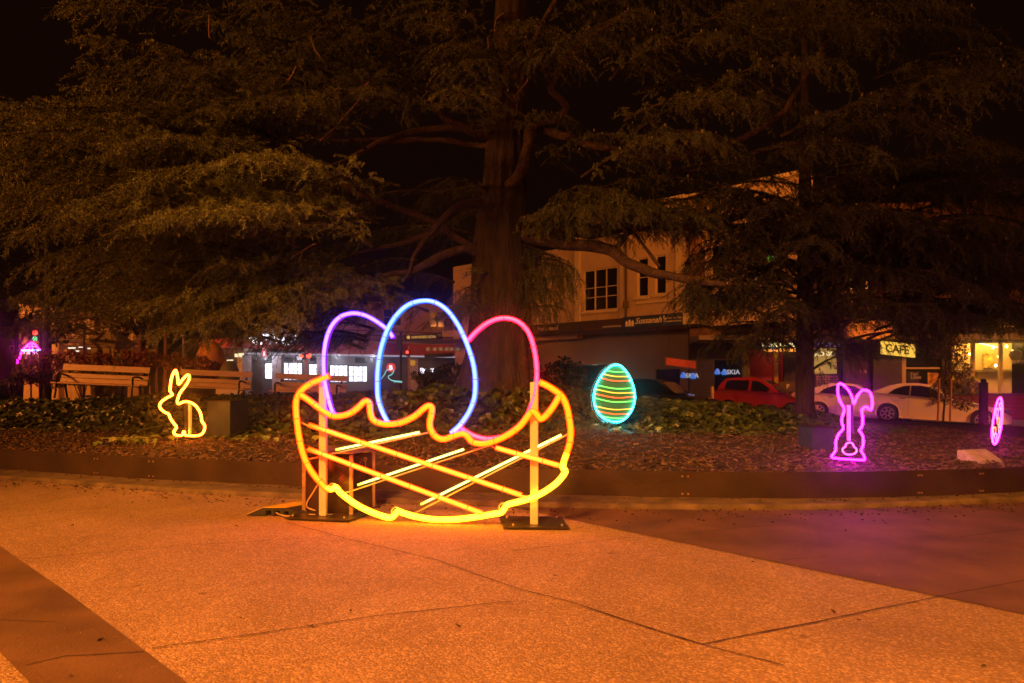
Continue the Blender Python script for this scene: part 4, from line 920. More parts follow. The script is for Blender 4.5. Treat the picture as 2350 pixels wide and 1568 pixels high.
# ------------------------------------------------------------------ buildings
class Fac:
    """a facade plane: origin o, direction u to the right, outward normal w"""
    def __init__(s, a, b): s.a = Vector(a); d = Vector(b)-s.a; s.L = d.length; s.u = d.normalized(); s.w = Vector((s.u.y,-s.u.x,0)); 
    def off(s, k): f = Fac(s.a+s.w*k, s.a+s.w*k+s.u*s.L); return f
    def hit(s, px, py=HY):
        dr = Vector(((px-HX)/F,1,-(py-HY)/F)); o = Vector((0,0,CH)); t = (s.a-o).dot(s.w)/dr.dot(s.w); p = o+dr*t; return (p-s.a).dot(s.u), p.z
    def pt(s, u, z, k=0): return s.a+s.u*u+s.w*k+Vector((0,0,z-s.a.z))
    def rect(s, px0, py0, px1, py1):      # photo corners -> u0,u1,z0,z1 (heights taken at the left edge)
        u0, z1 = s.hit(px0,py0); u1, _ = s.hit(px1,py0); _, z0 = s.hit(px0,py1); return u0,u1,z0,z1
    def slab(s, name, u0,u1,z0,z1,k0,k1,m,parent,bevel=0):
        mb = MB(); mb.quadbox(s.pt(u0,z0,k0), s.pt(u1,z0,k0), s.pt(u1,z1,k0), s.pt(u0,z1,k0), s.w*(k1-k0)); return mb.build(name,m,parent,bevel=bevel)
    def wall(s, name, u0,u1,z0,z1,holes,m,parent,t=.25):
        us = sorted(set([u0,u1]+[h[i] for h in holes for i in (0,1) if u0 < h[i] < u1])); zs = sorted(set([z0,z1]+[h[i] for h in holes for i in (2,3) if z0 < h[i] < z1])); mb = MB()
        def hole(a,b,c,d): uc, zc = (a+b)/2, (c+d)/2; return any(h[0]<uc<h[1] and h[2]<zc<h[3] for h in holes)
        for a, b in zip(us,us[1:]):
            for c, d in zip(zs,zs[1:]):
                if not hole(a,b,c,d): mb.add([s.pt(a,c),s.pt(b,c),s.pt(b,d),s.pt(a,d)], [(0,1,2,3)])
        for h in holes:
            a,b,c,d = h
            for (p,q) in (((a,c),(b,c)),((b,c),(b,d)),((b,d),(a,d)),((a,d),(a,c))): mb.add([s.pt(*p),s.pt(*q),s.pt(*q,-t),s.pt(*p,-t)], [(0,1,2,3)])
        for a, b in zip(us,us[1:]):
            for c, d in zip(zs,zs[1:]):
                if not hole(a,b,c,d): mb.add([s.pt(a,c,-.5),s.pt(b,c,-.5),s.pt(b,d,-.5),s.pt(a,d,-.5)], [(3,2,1,0)])
        mb.add([s.pt(u0,z1,0),s.pt(u1,z1,0),s.pt(u1,z1,-.5),s.pt(u0,z1,-.5)], [(0,1,2,3)])
        for uu in (u0,u1): mb.add([s.pt(uu,z0,0),s.pt(uu,z0,-.5),s.pt(uu,z1,-.5),s.pt(uu,z1,0)], [(0,1,2,3)])
        return mb.build(name,m,parent)
def window(fc, h, parent, cols, rows, fm=M['creamtrim'], gm=M['darkglass'], sill=True, rowpos=None):
    u0,u1,z0,z1 = h; mb = MB(); w_ = .06
    def bar(a,b,c,d): mb.quadbox(fc.pt(a,c,-.16), fc.pt(b,c,-.16), fc.pt(b,d,-.16), fc.pt(a,d,-.16), fc.w*.07)
    bar(u0,u0+w_,z0,z1); bar(u1-w_,u1,z0,z1); bar(u0+w_,u1-w_,z0,z0+w_); bar(u0+w_,u1-w_,z1-w_,z1)
    for i in range(1,cols): u = lerp(u0,u1,i/cols); bar(u-.03,u+.03,z0+w_,z1-w_)
    rp_ = rowpos or [i/rows for i in range(1,rows)]
    for t in rp_:
        z = lerp(z0,z1,t)
        for i in range(cols): a = lerp(u0,u1,i/cols)+(w_ if i == 0 else .03); b = lerp(u0,u1,(i+1)/cols)-(w_ if i == cols-1 else .03); bar(a,b,z-.02,z+.02)
    o = mb.build('window', fm, parent)
    mb = MB(); mb.quadbox(fc.pt(u0,z0,-.2), fc.pt(u1,z0,-.2), fc.pt(u1,z1,-.2), fc.pt(u0,z1,-.2), fc.w*.02); mb.build('pane', gm, o)
    if sill: mb = MB(); mb.quadbox(fc.pt(u0-.12,z0-.14,.003), fc.pt(u1+.12,z0-.14,.003), fc.pt(u1+.12,z0-.02,.003), fc.pt(u0-.12,z0-.02,.003), fc.w*.1); mb.build('sill', fm, o)
    return o
# cream corner building
def on_line(px, cx, cY, slope=-1.087):   # point of the line through P(cx,,cY) with dX/dY = slope
    X0 = (cx-HX)/F*cY; k = (px-HX)/F; Y = (X0-slope*cY)/(k-slope); return Vector((k*Y,Y,0))
cr = empty('cream_shop_building', (5,36,0), 'two-storey cream painted corner building with dark windows and fascia signs', 'building')
W1 = Fac(on_line(1040,1450,35), on_line(1700,1450,35)); A1 = Fac(on_line(1200,1450,33.4), on_line(1605,1450,33.4)); S1 = Fac(on_line(1200,1450,36), on_line(1605,1450,36))
hA = W1.rect(1338,622,1416,716); hB = W1.rect(1462,594,1487,682); hC = W1.rect(1503,588,1528,676); hD = W1.rect(1586,572,1618,640); hE = W1.rect(1630,566,1664,632); 
ztop = W1.hit(1450,481)[1]; zlow = W1.hit(1260,575)[1]; u325 = W1.hit(1325)[0]; zaw = W1.hit(1450,742)[1]
W1.wall('upper_wall', u325, W1.L+3, zaw-.4, ztop, [hA,hB,hC,hD,hE], M['cream'], cr)
hF = W1.rect(1232,640,1256,700)
W1.wall('side_wing_wall', 0, u325-.01, zaw-.6, zlow, [hF], M['cream'], cr)
window(W1,hA,cr,3,3,rowpos=[.33,.56]); window(W1,hB,cr,1,2); window(W1,hC,cr,1,2); window(W1,hD,cr,1,2); window(W1,hE,cr,1,2); window(W1,hF,cr,2,2)
for px in (1327,1432,1560): u = W1.hit(px)[0]; W1.slab('pilaster', u-.16, u+.16, zaw-.3, ztop-.25, .003, .12, M['creamtrim'], cr)
W1.slab('parapet', u325-.1, W1.L+3, ztop, ztop+.18, -.3, .18, M['creamtrim'], cr); W1.slab('string_course', W1.hit(1462)[0], W1.L, W1.hit(1462,696)[1]-.06, W1.hit(1462,696)[1]+.04, .003, .08, M['creamtrim'], cr)
mb = MB(); ud = W1.hit(1441)[0]; mb.tube([W1.pt(ud,ztop-.3,.2),W1.pt(ud,zaw,.2)], .06, 8); mb.box(W1.pt(ud,W1.hit(1441,700)[1],.2),(.26,.2,.34)); mb.build('drainpipe', M['brownpaint'], cr)
zf1, zf0 = A1.hit(1450,729)[1], A1.hit(1450,753)[1]
ua, ub, uc = A1.hit(1330)[0], A1.hit(1432)[0], A1.hit(1568)[0]
A1.slab('brown_fascia', 0, ub, zf0, zf1, 0, .08, M['brownpaint'], cr); A1.slab('navy_fascia', ub+.01, uc, zf0-.02, zf1+.04, 0, .1, M['bluepaint'], cr); A1.slab('end_fascia', uc+.01, uc+.7, zf0, zf1, 0, .06, M['creamtrim'], cr)
mb = MB(); mb.quadbox(A1.pt(0,zf0,-.0), A1.pt(uc+.7,zf0,-.0), A1.pt(uc+.7,zf0+.2,0), A1.pt(0,zf0+.2,0), -A1.w*2.6); mb.build('awning_soffit', M['taupe_wall'], cr)
g0 = A1.hit(1452)[0]; zt_ = lerp(zf0,zf1,.28); k = zf1-zf0; U = Vector((0,0,1)); 
text('shop_lettering', "Sussanah's", A1.pt(A1.hit(1460)[0],lerp(zf0,zf1,.34),.11), A1.u, U, k*.8, M['letter_cream'], cr, shear=.35, bold=.006)
text('shop_lettering', "Fashions For You", A1.pt(A1.hit(1526)[0],lerp(zf0,zf1,.58),.11), A1.u, U, k*.26, M['letter_cream'], cr); text('shop_lettering', "sussanahs.com.au", A1.pt(A1.hit(1526)[0],lerp(zf0,zf1,.3),.11), A1.u, U, k*.26, M['letter_cream'], cr)
text('shop_lettering', "personnel.com.au", A1.pt(A1.hit(1386)[0],lerp(zf0,zf1,.2),.09), A1.u, U, k*.3, M['letter_cream'], cr); text('shop_lettering', "Personnel", A1.pt(A1.hit(1236)[0],lerp(zf0,zf1,.3),.09), A1.u, U, k*.7, M['letter_cream'], cr)
mb = MB()
for i, h_ in enumerate((.34,.48,.36)):
    u = A1.hit(1438)[0]+i*k*.34; mb.prism([A1.pt(u,lerp(zf0,zf1,.15),.105),A1.pt(u+k*.27,lerp(zf0,zf1,.15),.105),A1.pt(u+k*.27,lerp(zf0,zf1,.3+h_*.7),.105),A1.pt(u+k*.135,lerp(zf0,zf1,.45+h_*.8),.105),A1.pt(u,lerp(zf0,zf1,.3+h_*.7),.105)], A1.w*.01)
build_split(mb, 'house_emblem', M['letter_cream'], cr)
hs = S1.rect(1290,850,1400,935); hs2 = S1.rect(1522,872,1562,935)
us0, us1 = 0, S1.hit(1583)[0]
S1.wall('shop_wall', us0, us1, -.3, zf0+.3, [(hs[0],hs[1],.3,S1.hit(1340,838)[1]),(S1.hit(1505)[0],S1.hit(1560)[0],.2,S1.hit(1520,848)[1])], M['taupe_wall'], cr)
S1.slab('shop_window', hs[0],hs[1],.3,S1.hit(1340,838)[1],-.2,-.17,M['darkglass'],cr); S1.slab('shop_window', S1.hit(1505)[0],S1.hit(1560)[0],.2,S1.hit(1520,848)[1],-.2,-.17,M['darkglass'],cr)
for px, py in ((1356,838),(1402,844),(1440,843)): u, z = S1.hit(px,py); S1.slab('ceiling_strip_light', u, u+.35, z, z+.05, -.15, -.12, M['l_warmsign'], cr)
hsn = empty('hanging_sign', A1.pt(A1.hit(1540)[0], 2.6, .2), 'orange-red hanging sign below the navy fascia', 'sign'); q0 = P(1524,818,31); q1 = P(1600,828,31.6)
mb = MB(); mb.quadbox(q0-Vector((0,0,.42)), q1-Vector((0,0,.42)), q1, q0, (.0,.1,0)); mb.build('sign_frame', M['brownpaint'], hsn)
mb = MB(); mb.quadbox(q0.lerp(q1,.06)-Vector((0,.01,.37)), q0.lerp(q1,.95)-Vector((0,.01,.37)), q0.lerp(q1,.95)-Vector((0,.01,.05)), q0.lerp(q1,.06)-Vector((0,.01,.05)), (0,-.01,0)); mb.build('sign_face', mat('orange_red_sign',(.55,.09,.03)), hsn)
mb = MB(); 
for t in (.15,.85): a = q0.lerp(q1,t); mb.tube([a, a+Vector((0,0,1.0))], .015, 5)
build_split(mb, 'hanger', M['iron'], hsn)
# long shop row to the right
row_a = Vector((on_line(1583,1450,34.6).x, on_line(1583,1450,34.6).y, 0)); row_b = Vector(((2520-HX)/F*30.5, 30.5, 0))
RW = Fac(row_a,row_b); RA = RW.off(2.2)
row = empty('shop_row', row_a.lerp(row_b,.5), 'long dark row of shops under an awning behind the parked cars', 'building')
def rr(px0,py0,px1,py1): return RW.rect(px0,py0,px1,py1)
us = {k_: RW.hit(k_)[0] for k_ in (1583,1640,1701,1717,1780,1800,1866,1943,1962,2004,2070,2120,2185,2232,2300,2420)}
zs0 = -.6; zaw2 = RW.hit(2000,786)[1]+.0
def zz(px,py): return RW.hit(px,py)[1]
RW.wall('ground_floor_wall', 0, RW.L, zs0, zaw2+.35, [(us[1640],us[1701]-.1,.1,2.4),(us[1717],us[1800],0,2.9),(us[1866],us[1943]-.05,.0,3.0),(us[1962],us[2004],-.3,2.8),(us[2070],us[2120]+.8,.3,2.7),(us[2185],us[2420],zz(2300,903),zz(2300,772))], M['darkwall'], row)
RW.wall('upper_wall', 0, RW.L, zaw2+.36, 9.6, [(us[1717],us[1717]+1.1,5.6,7.4),(us[1780]+.6,us[1780]+1.7,5.6,7.4),(us[1943],us[1943]+1.1,5.6,7.4),(us[2070],us[2070]+1.1,5.6,7.4),(us[2185],us[2185]+1.1,5.6,7.4)], M['orangewall'], row)
for u in (us[1717],us[1780]+.6,us[1943],us[2070],us[2185]): window(RW,(u,u+1.1,5.6,7.4),row,1,2)
mb = MB(); mb.quadbox(RW.pt(0,zaw2,0.01), RW.pt(RW.L,zaw2-.1,0.01), RW.pt(RW.L,zaw2+.16,.01), RW.pt(0,zaw2+.2,.01), RW.w*2.6); mb.build('awning', M['footpath'], row)
RW.slab('red_shop_wall', us[1717],us[1780],-.3,2.9,-.35,-.3,mat('bright_red_render',(.6,.06,.04),.6,0,.06,1),row); RW.slab('red_shop_wall', us[1780]+.1,us[1800]+.2,-.3,2.9,-.35,-.3,mat('bright_red_panel',(.55,.06,.04),.6,0,.06,1),row); RW.slab('yellow_door_post', us[1780]-.02,us[1780]+.16,-.3,2.8,-.25,-.15,mat('mustard_post',(.6,.38,.06)),row)
RW.slab('grey_pillar', us[1701],us[1717],-.5,3.1,.02,.35,mat('weathered_grey_pillar',(.13,.12,.07),.8,0,.5,3),row)
RW.slab('glowing_interior', us[1800]+.25,us[1943]-.05,-.2,3.0,-1.2,-1.1,emis('cream_glow_wall',(.42,.22,.045)),row)  # wall itself emits: the room's light is put into its colour
mb = MB(); r = random.Random(5)
u0_, z0_ = RW.hit(1888,892)
for i in range(8):
    for j in range(5): mb.quadbox(RW.pt(u0_+i*.13,z0_-j*.0+.13*j,-.9),RW.pt(u0_+i*.13+.1,z0_+.13*j,-.9),RW.pt(u0_+i*.13+.1,z0_+.13*j+.09,-.9),RW.pt(u0_+i*.13,z0_+.13*j+.09,-.9),RW.w*.01)
RW.slab('menu_board', u0_-.05,u0_+1.1,z0_-.06,z0_+.7,-1.0,-.95,M['brownpaint'],row); build_split(mb, 'menu_picture', mat('menu_pictures',(.5,.33,.16),.6,0,.7,9), row)
# fairy lights
mb = MB()
for i in range(46):
    t = i/45; px = lerp(1742,1805,t) if i < 26 else lerp(1868,1925,(i-26)/19); py = 782+26*(t*1.7)**2 if i < 26 else 786+r.uniform(0,9); u, z = RW.hit(px,py+r.uniform(-3,3)); mb.box(RW.pt(u,z,-.05+r.uniform(0,.2)), (.035,.03,.035))
build_split(mb, 'fairy_light', M['l_fairy'], row)
mb = MB(); u, z = RW.hit(1817,837)
for i in range(7): mb.tube([RW.pt(u-.25+i*.08,z+r.uniform(-.12,.1),-.1), RW.pt(u-.2+i*.08,z+r.uniform(-.12,.14),-.1)], .018, 5)
build_split(mb, 'red_neon_tube', M['l_redn'], row)
def sgn(txt, px, py, size, m, k=.05, fc=RW, **kw): u, z = fc.hit(px,py); return text('shop_lettering', txt, fc.pt(u,z,k), fc.u, U, size, m, row, **kw)
sgn("GGR Gold", 1744, 797, .34, M['l_warmsign'], .3, bold=.006); sgn("Noodle & Sushi Bar", 1748, 808, .21, M['l_orangesign'], .3, bold=.004); sgn("KAD BOE", 1870, 816, .3, M['l_warmsign'], -.6)
sgn("SKIA", 1573, 867, .3, M['l_letter'], .02, bold=.006); sgn("SKIA", 1667, 859, .3, M['l_letter'], .02, bold=.006)
mb = MB()
for px, py in ((1568,862),(1591,864),(1646,854),(1662,855)):
    for a, (dx, dy) in enumerate(((0,4),(-3.2,-2),(3.2,-2))): u, z = RW.hit(px+dx*.8,py-dy*.8); mb.lathe([(0,-.1),(.08,-.06),(.1,0),(.06,.08),(0,.1)], RW.pt(u,z,.03), 8, 1, .2)
build_split(mb, 'blue_emblem', M['l_blue'], row)
sgn("04", 1752, 735, .4, M['letter_cream'], .7, RA)
# hanging plant
hp = empty('hanging_plant', RW.pt(RW.hit(1922,812)[0],RW.hit(1922,812)[1],.1), 'hanging fern with arching fronds in the lit shopfront', 'plant'); cpt = RW.pt(RW.hit(1922,812)[0],RW.hit(1922,812)[1],.1); mb = MB()
for i in range(26): a = i*.77; l = r.uniform(.25,.45); mb.tube([cpt, cpt+Vector((math.cos(a)*l*.6,math.sin(a)*l*.5,.12)), cpt+Vector((math.cos(a)*l,math.sin(a)*l*.8,-.22-r.uniform(0,.2)))], [.02,.02,.006], 4)
mb.build('fronds', M['grass'], hp); mb = MB(); mb.lathe([(.1,-.12),(.14,0),(.13,.01)], cpt, 12); mb.build('pot', M['brownpaint'], hp)
# door and shopfronts
RW.slab('door', us[1962]+.05,us[2004]-.05,-.3,2.6,-.35,-.3,mat('plum_door',(.06,.02,.03)),row); sgn("118", 1977, 856, .22, M['letter_cream'], -.25)
RW.slab('shop_window', us[2070],us[2120]+.8,.3,2.7,-.3,-.27,M['darkglass'],row); RW.slab('glazing_post', us[2070]+.02,us[2070]+.22,-.1,2.75,-.24,-.1,M['creamtrim'],row); RW.slab('glazing_rail', us[2070]+.24,us[2120]+.9,zz(2110,847),zz(2110,843),-.24,-.18,M['creamtrim'],row)
for txt, py in (("For",862),("Lease",869)): sgn(txt, 2094, py, .21, M['letter_white'], -.2)
RW.slab('lease_board', us[2070]+.3, us[2070]+.85, zz(2090,894), zz(2090,853), -.26, -.22, mat('navy_lease_board',(.03,.025,.07)), row)
RW.slab('food_poster', RW.hit(2135)[0],RW.hit(2160)[0],zz(2140,890),zz(2140,855),-.26,-.24,mat('yellow_food_poster',(.5,.25,.05),.6,0,.95,7),row)
# lit window at the right
zb_, zt2 = zz(2300,903), zz(2300,772)
RW.slab('lit_back_wall', us[2185]-.2,us[2420],zb_-.3,zt2+.1,-3.2,-3.1,mat('warm_plaster',(.6,.42,.2),.8,0,.15,1.2),row)
RW.slab('room_floor', us[2185]-.2,us[2420],zb_-.35,zb_-.31,-3.1,-.3,M['footpath'],row)
RW.slab('shop_counter', us[2185]+.5,us[2300],zb_-.3,zb_+.5,-2.2,-1.6,M['greenbox'],row)
mb = MB()
for px, py in ((2294,797),(2325,794),(2340,806),(2307,818),(2300,839),(2240,812),(2246,830)): u, z = RW.hit(px,py); mb.lathe([(0,-.055),(.045,-.03),(.055,0),(.04,.05),(0,.07)], RW.pt(u,z,-.5), 10)
build_split(mb, 'string_bulb', M['l_bulb'], row)
for i, (px0,px1,py0,py1) in enumerate(((2205,2228,815,850),(2240,2252,828,845),(2262,2285,806,838),(2310,2332,850,872),(2262,2290,852,890),(2345,2372,800,840))):
    RW.slab('wall_picture', RW.hit(px0)[0]*1.0, RW.hit(px1)[0], zz(px0,py1), zz(px0,py0), -3.05, -3.0, mat('framed_print_%d' % i if False else 'framed_print', (.22+.08*i,.15+.05*i,.08), .6, 0, .8, 5), row)
RW.slab('shelf', us[2185]+.2, us[2420], zz(2300,848), zz(2300,846), -3.05, -2.8, M['brownpaint'], row)
a = RW.pt(RW.hit(2257,786)[0],RW.hit(2257,786)[1],-.4); b = RW.pt(RW.hit(2306,797)[0],RW.hit(2306,797)[1],-.4); mb = MB(); mb.tube([a,b], .025, 6); mb.build('strip_light', M['l_tube'], row)
for px in (2232,2296): u = RW.hit(px)[0]; RW.slab('glazing_post', u,u+.16,zb_,zt2,-.2,-.1,M['creamtrim'],row)
sgn("GELATO", 2318, 834, .2, M['letter_white'], -.12)
mb = MB(); u, z = RW.hit(2334,816); mb.lathe([(.0,-.25),(.2,-.2),(.32,0),(.22,.2),(0,.26)], RW.pt(u,z,-.12), 16, 1, .05); mb.build('window_decal', M['letter_cream'], row)
RW.slab('red_tiled_base', us[2185]-.1,us[2420],-1.0,zb_-.08,.02,.12,M['redtile'],row); RW.slab('dark_sill', us[2185]-.1,us[2420],zb_-.08,zb_,-.05,.18,M['blackpaint'],row)
for i in range(9): RW.slab('tile_course', us[2185]-.1,us[2420],zb_-.2-i*.17,zb_-.19-i*.17,.12,.128,M['boxframe'],row)
fu0 = RA.hit(2262)[0]; z1f = RA.hit(2300,756)[1]; z0f = RA.hit(2300,734)[1]
RA.slab('brown_sign_board', fu0, RA.hit(2500)[0], z1f-.2, z0f+.25, .4, .5, M['brownpaint'], row); text('shop_lettering', "RLX", RA.pt(RA.hit(2274)[0],z1f+.05,.51), RA.u, U, (z0f-z1f)*1.25, M['letter_cream'], row, bold=.01)
# green sign high up
grs = empty('green_sign', P(1793,588,30), 'small lit green and yellow sign high among the branches', 'sign'); mb = MB(); a = P(1762,583,30); b = P(1826,596,30); mb.box((a+b)/2, (b.x-a.x,.08,a.z-b.z)); mb.build('sign_face', M['l_green'], grs); mb = MB(); rg = random.Random(4)
for i in range(20): mb.box(P(1768+i*2.7,589+rg.uniform(-3,3),29.93), (.03,.02,rg.uniform(.05,.14)))
build_split(mb, 'lit_stroke', M['l_warmsign'], grs)
mb = MB(); mb.tube([P(1793,590,30.1), P(1793,590,33.5)], .03, 6); mb.build('bracket', M['iron'], grs)
# oval sign + cafe sign
def disc_sign(c, rx, rz, m): mb = MB(); mb.prism([c+Vector((rx*math.cos(t),0,rz*math.sin(t))) for t in [i*2*math.pi/40 for i in range(40)]], (0,.08,0)); return mb
ov = empty('oval_sign', P(1996,755,27.4), 'cream oval shop sign with dark serif lettering above the awning', 'sign')
s = 27.4/F; disc_sign(P(1996,755,27.4), 62*s, 24*s, None).build('sign_face', mat('cream_sign_face',(.62,.36,.17),.7,0,.06), ov); text('sign_lettering', 'SWEET & SAVOURY', P(1996,757,27.38), (1,0,.08), U, .34, M['brownpaint'], ov, align='CENTER'); mb = MB()
for px in (1970,2022): mb.tube([P(px,775,27.5), P(px,790,27.5)], .02, 5)
build_split(mb, 'bracket', M['iron'], ov)
cf = empty('cafe_sign', P(2062,800,27), 'lit yellow hanging sign reading CAFE under the awning', 'sign'); a = P(2024,782.5,27); b = P(2101,791,27); h_ = Vector((0,0,30*27/F)); mb = MB(); mb.quadbox(a-h_, b-h_, b, a, (0,.12,0)); mb.build('sign_face', M['l_cafe'], cf, bevel=.01)
text('sign_lettering', 'CAFE', P(2032,807.5,26.98), (1,0,-.11), U, .46, M['letter_black'], cf, sx=.86, bold=.008); mb = MB()
for px in (2032,2094): mb.tube([P(px,784,27.06), P(px,776,27.06)], .015, 5)
build_split(mb, 'hanger', M['iron'], cf)
# parking sign, bollard, dark post
ps = empty('parking_sign', P(1808,900,26), 'small dark parking sign with a pale letter P by the red shop', 'sign'); mb = MB(); a = P(1787,876,27.5); b = P(1827,900,27.5); mb.box((a+b)/2, (b.x-a.x,.05,a.z-b.z)); mb.build('sign_face', M['brownpaint'], ps); text('sign_lettering','P',P(1804,892,27.45),(1,0,0),U,.26,M['letter_cream'],ps)
bo = P(1634,903,26.5); mb = MB(); mb.lathe([(.07,-1.1),(.07,.0),(.05,.03)], P(1634,889,26.5), 12); tag(mb.build('bollard', mat('cream_bollard',(.5,.35,.15))), 'short cream bollard between the black car and the red car', 'bollard')
mb = MB(); p_ = P(2257,877,14.8); mb.lathe([(.085,-.9),(.085,-.05),(.09,-.05),(.09,-.02),(.055,0),(.055,.05),(.04,.07)], (p_.x,p_.y,p_.z), 14); tag(mb.build('dark_bollard', M['blackpaint']), 'tall dark bollard just left of the heart egg', 'bollard')

# ------------------------------------------------------------------ left building row (white lit displays, red fascia)
lb = empty('red_fascia_building', (-10,44,0), 'white shop building with red fascia and bright picture displays behind the benches', 'building')
LW = Fac(((560-HX)/F*40,40,0), ((1120-HX)/F*46,46,0)); LF = Fac(((495-HX)/F*42,42,0), ((560-HX)/F*40,40,0))
LA = LW.off(1.6)
def lz(px,py,fc=LW): return fc.hit(px,py)[1]
zfb, zft = lz(840,816), lz(840,790)
grey = mat('grey_shop_wall',(.11,.105,.11),.8,0,.1,1)
LW.wall('shop_wall', 0, LW.L, -.2, zfb+.1, [], grey, lb); LF.wall('shop_wall', 0, LF.L, -.2, lz(530,800,LF), [], mat('lit_side_wall',(.5,.46,.36),.7), lb)
LW.slab('red_fascia', LW.hit(700)[0], LW.L, zfb, zft, .0, 1.2, M['redpaint'], lb); LW.slab('red_fascia', -.1, LW.hit(699)[0], lz(600,801), lz(600,783), .0, 1.2, M['redpaint'], lb); LF.slab('red_fascia', -.3, LF.L-.2, lz(530,800,LF), lz(530,780,LF), .01, .9, M['redpaint'], lb)
LW.slab('awning_light_edge', 0, LW.L, zfb-.1, zfb-.01, 1.1, 1.22, emis('awning_edge_glow',(.35,.33,.4)), lb)
LW.wall('upper_wall', 0, LW.L, zft+.01, zft+2.7, [(LW.hit(x)[0],LW.hit(x)[0]+1.2,zft+1.2,zft+2.3) for x in (600,700,800,880,985)], M['cream'], lb)
for x in (600,700,800,880,985): window(LW,(LW.hit(x)[0],LW.hit(x)[0]+1.2,zft+1.2,zft+2.3),lb,2,2)
for i in range(3): LW.slab('string_course', 0, LW.L, zft+.25+i*.28, zft+.31+i*.28, .003, .05, M['brownpaint'], lb)
def display(px0,px1,py0,py1,cols,rows,slope=.024):
    u0, zt_ = LW.hit(px0,py0); u1, _ = LW.hit(px1,py0); _, zb2 = LW.hit(px0,py1); mb = MB(); dr_ = 0
    for i in range(cols):
        for j in range(rows):
            a = lerp(u0,u1,(i+.1)/cols); b = lerp(u0,u1,(i+.9)/cols); c = lerp(zb2,zt_,(j+.06)/rows); d = lerp(zb2,zt_,(j+.94)/rows); mb.quadbox(LW.pt(a,c,.06),LW.pt(b,c,.06),LW.pt(b,d,.06),LW.pt(a,d,.06),LW.w*.02)
    f_ = LW.slab('display_frame', u0-.05,u1+.05,zb2-.05,zt_+.05,.01,.05,M['blackpaint'],lb); build_split(mb, 'lit_picture', PIC, lb)
def pic_mat():
    m, nt, b = new_mat('backlit_pictures'); N = nt.nodes; L = nt.links; tc = N.new('ShaderNodeTexCoord'); n = N.new('ShaderNodeTexNoise'); n.inputs['Scale'].default_value = 7; n.inputs['Detail'].default_value = 2
    L.new(tc.outputs['Object'], n.inputs['Vector']); r_ = N.new('ShaderNodeValToRGB'); r_.color_ramp.elements[0].position = .36; r_.color_ramp.elements[1].position = .5; r_.color_ramp.elements[0].color = (.35,.42,.6,1); r_.color_ramp.elements[1].color = (1.1,1.1,1.25,1)
    L.new(n.outputs['Fac'], r_.inputs['Fac']); L.new(r_.outputs['Color'], b.inputs['Emission Color']); b.inputs['Emission Strength'].default_value = 2.4; return m
PIC = pic_mat()
display(608,634,834,870,5,3); display(651,693,833,872,4,4); display(709,735,836,874,3,4); display(757,797,839,877,4,4); display(800,842,841,876,4,3); display(963,977,844,858,2,1); display(984,996,845,858,2,1)
for x in (566,634,736,947): u = LW.hit(x)[0]; LW.slab('pillar', u-.25,u+.25,-.2,zfb-.12,.06,.4,mat('white_pillar',(.5,.48,.5),.7),lb)
LW.slab('door', LW.hit(581)[0],LW.hit(602)[0],.1,lz(590,826),.02,.06,M['brownpaint'],lb)
for px0,px1,py0,py1 in ((748,765,805,817),(780,808,805,817),(963,996,820,829),(606,636,818,828),(652,672,820,829),(676,694,820,829),(712,732,821,829),(815,840,822,833)): LW.slab('transom_window', LW.hit(px0)[0],LW.hit(px1)[0],lz(px0,py1),lz(px0,py0),.02,.05,M['darkglass'],lb)
mb = MB()
for px0,px1,py0,py1 in ((500,510,816,835),(540,560,812,820),(522,536,826,829)): 
    u0,_ = LF.hit(px0); u1,_ = LF.hit(px1); mb.quadbox(LF.pt(u0,lz(px0,py1,LF),.02),LF.pt(u1,lz(px0,py1,LF),.02),LF.pt(u1,lz(px0,py0,LF),.02),LF.pt(u0,lz(px0,py0,LF),.02),LF.w*.02)
build_split(mb, 'ceiling_light', emis('warm_shop_ceiling_light',(1.3,1.1,.6)), lb); LF.slab('side_shop_window', LF.hit(518)[0],LF.hit(545)[0],lz(520,868,LF),lz(520,812,LF),.01,.018,M['darkglass'],lb)
ls = empty('lit_white_sign', LA.pt(LA.hit(595)[0], lz(595,780), .1), 'bright white lit lettering above the corner awning, seen through branches', 'sign'); mb = MB(); ul, zl = LA.hit(567,790); rg = random.Random(2)
for i in range(26): mb.box(LA.pt(ul+i*.055*2+rg.uniform(-.05,.05), zl+rg.uniform(.05,.5), .15), (rg.uniform(.05,.12),.04,rg.uniform(.1,.34)))
build_split(mb, 'lit_letter', emis('bright_white_letters',(3,3.1,3.4)), ls)
for px,py,Y,rx,rz,lbl in ((606,811,38.5,.14,.23,'round red sign with a white B above the shop door'),(897,843.5,40.5,.27,.27,'round red sign with a white B on the grey wall inside the tall egg')):
    c = P(px,py,Y); e = empty('round_sign', c, lbl, 'sign', 'round red B signs'); mb = MB(); mb.prism([c+Vector((rx*math.cos(t),0,rz*math.sin(t))) for t in [i*2*math.pi/32 for i in range(32)]], (0,.08,0)); mb.build('sign_face', M['l_red'], e); text('sign_lettering','B',c+Vector((0,-.01,-rz*.52)),(1,0,0),U,rz*1.4,M['l_white'],e,align='CENTER',bold=.02,sx=rx/rz); mb = MB(); mb.tube([c+Vector((0,.08,0)), c+Vector((0,1.8,.0))], .03, 6); mb.build('bracket', M['iron'], e)
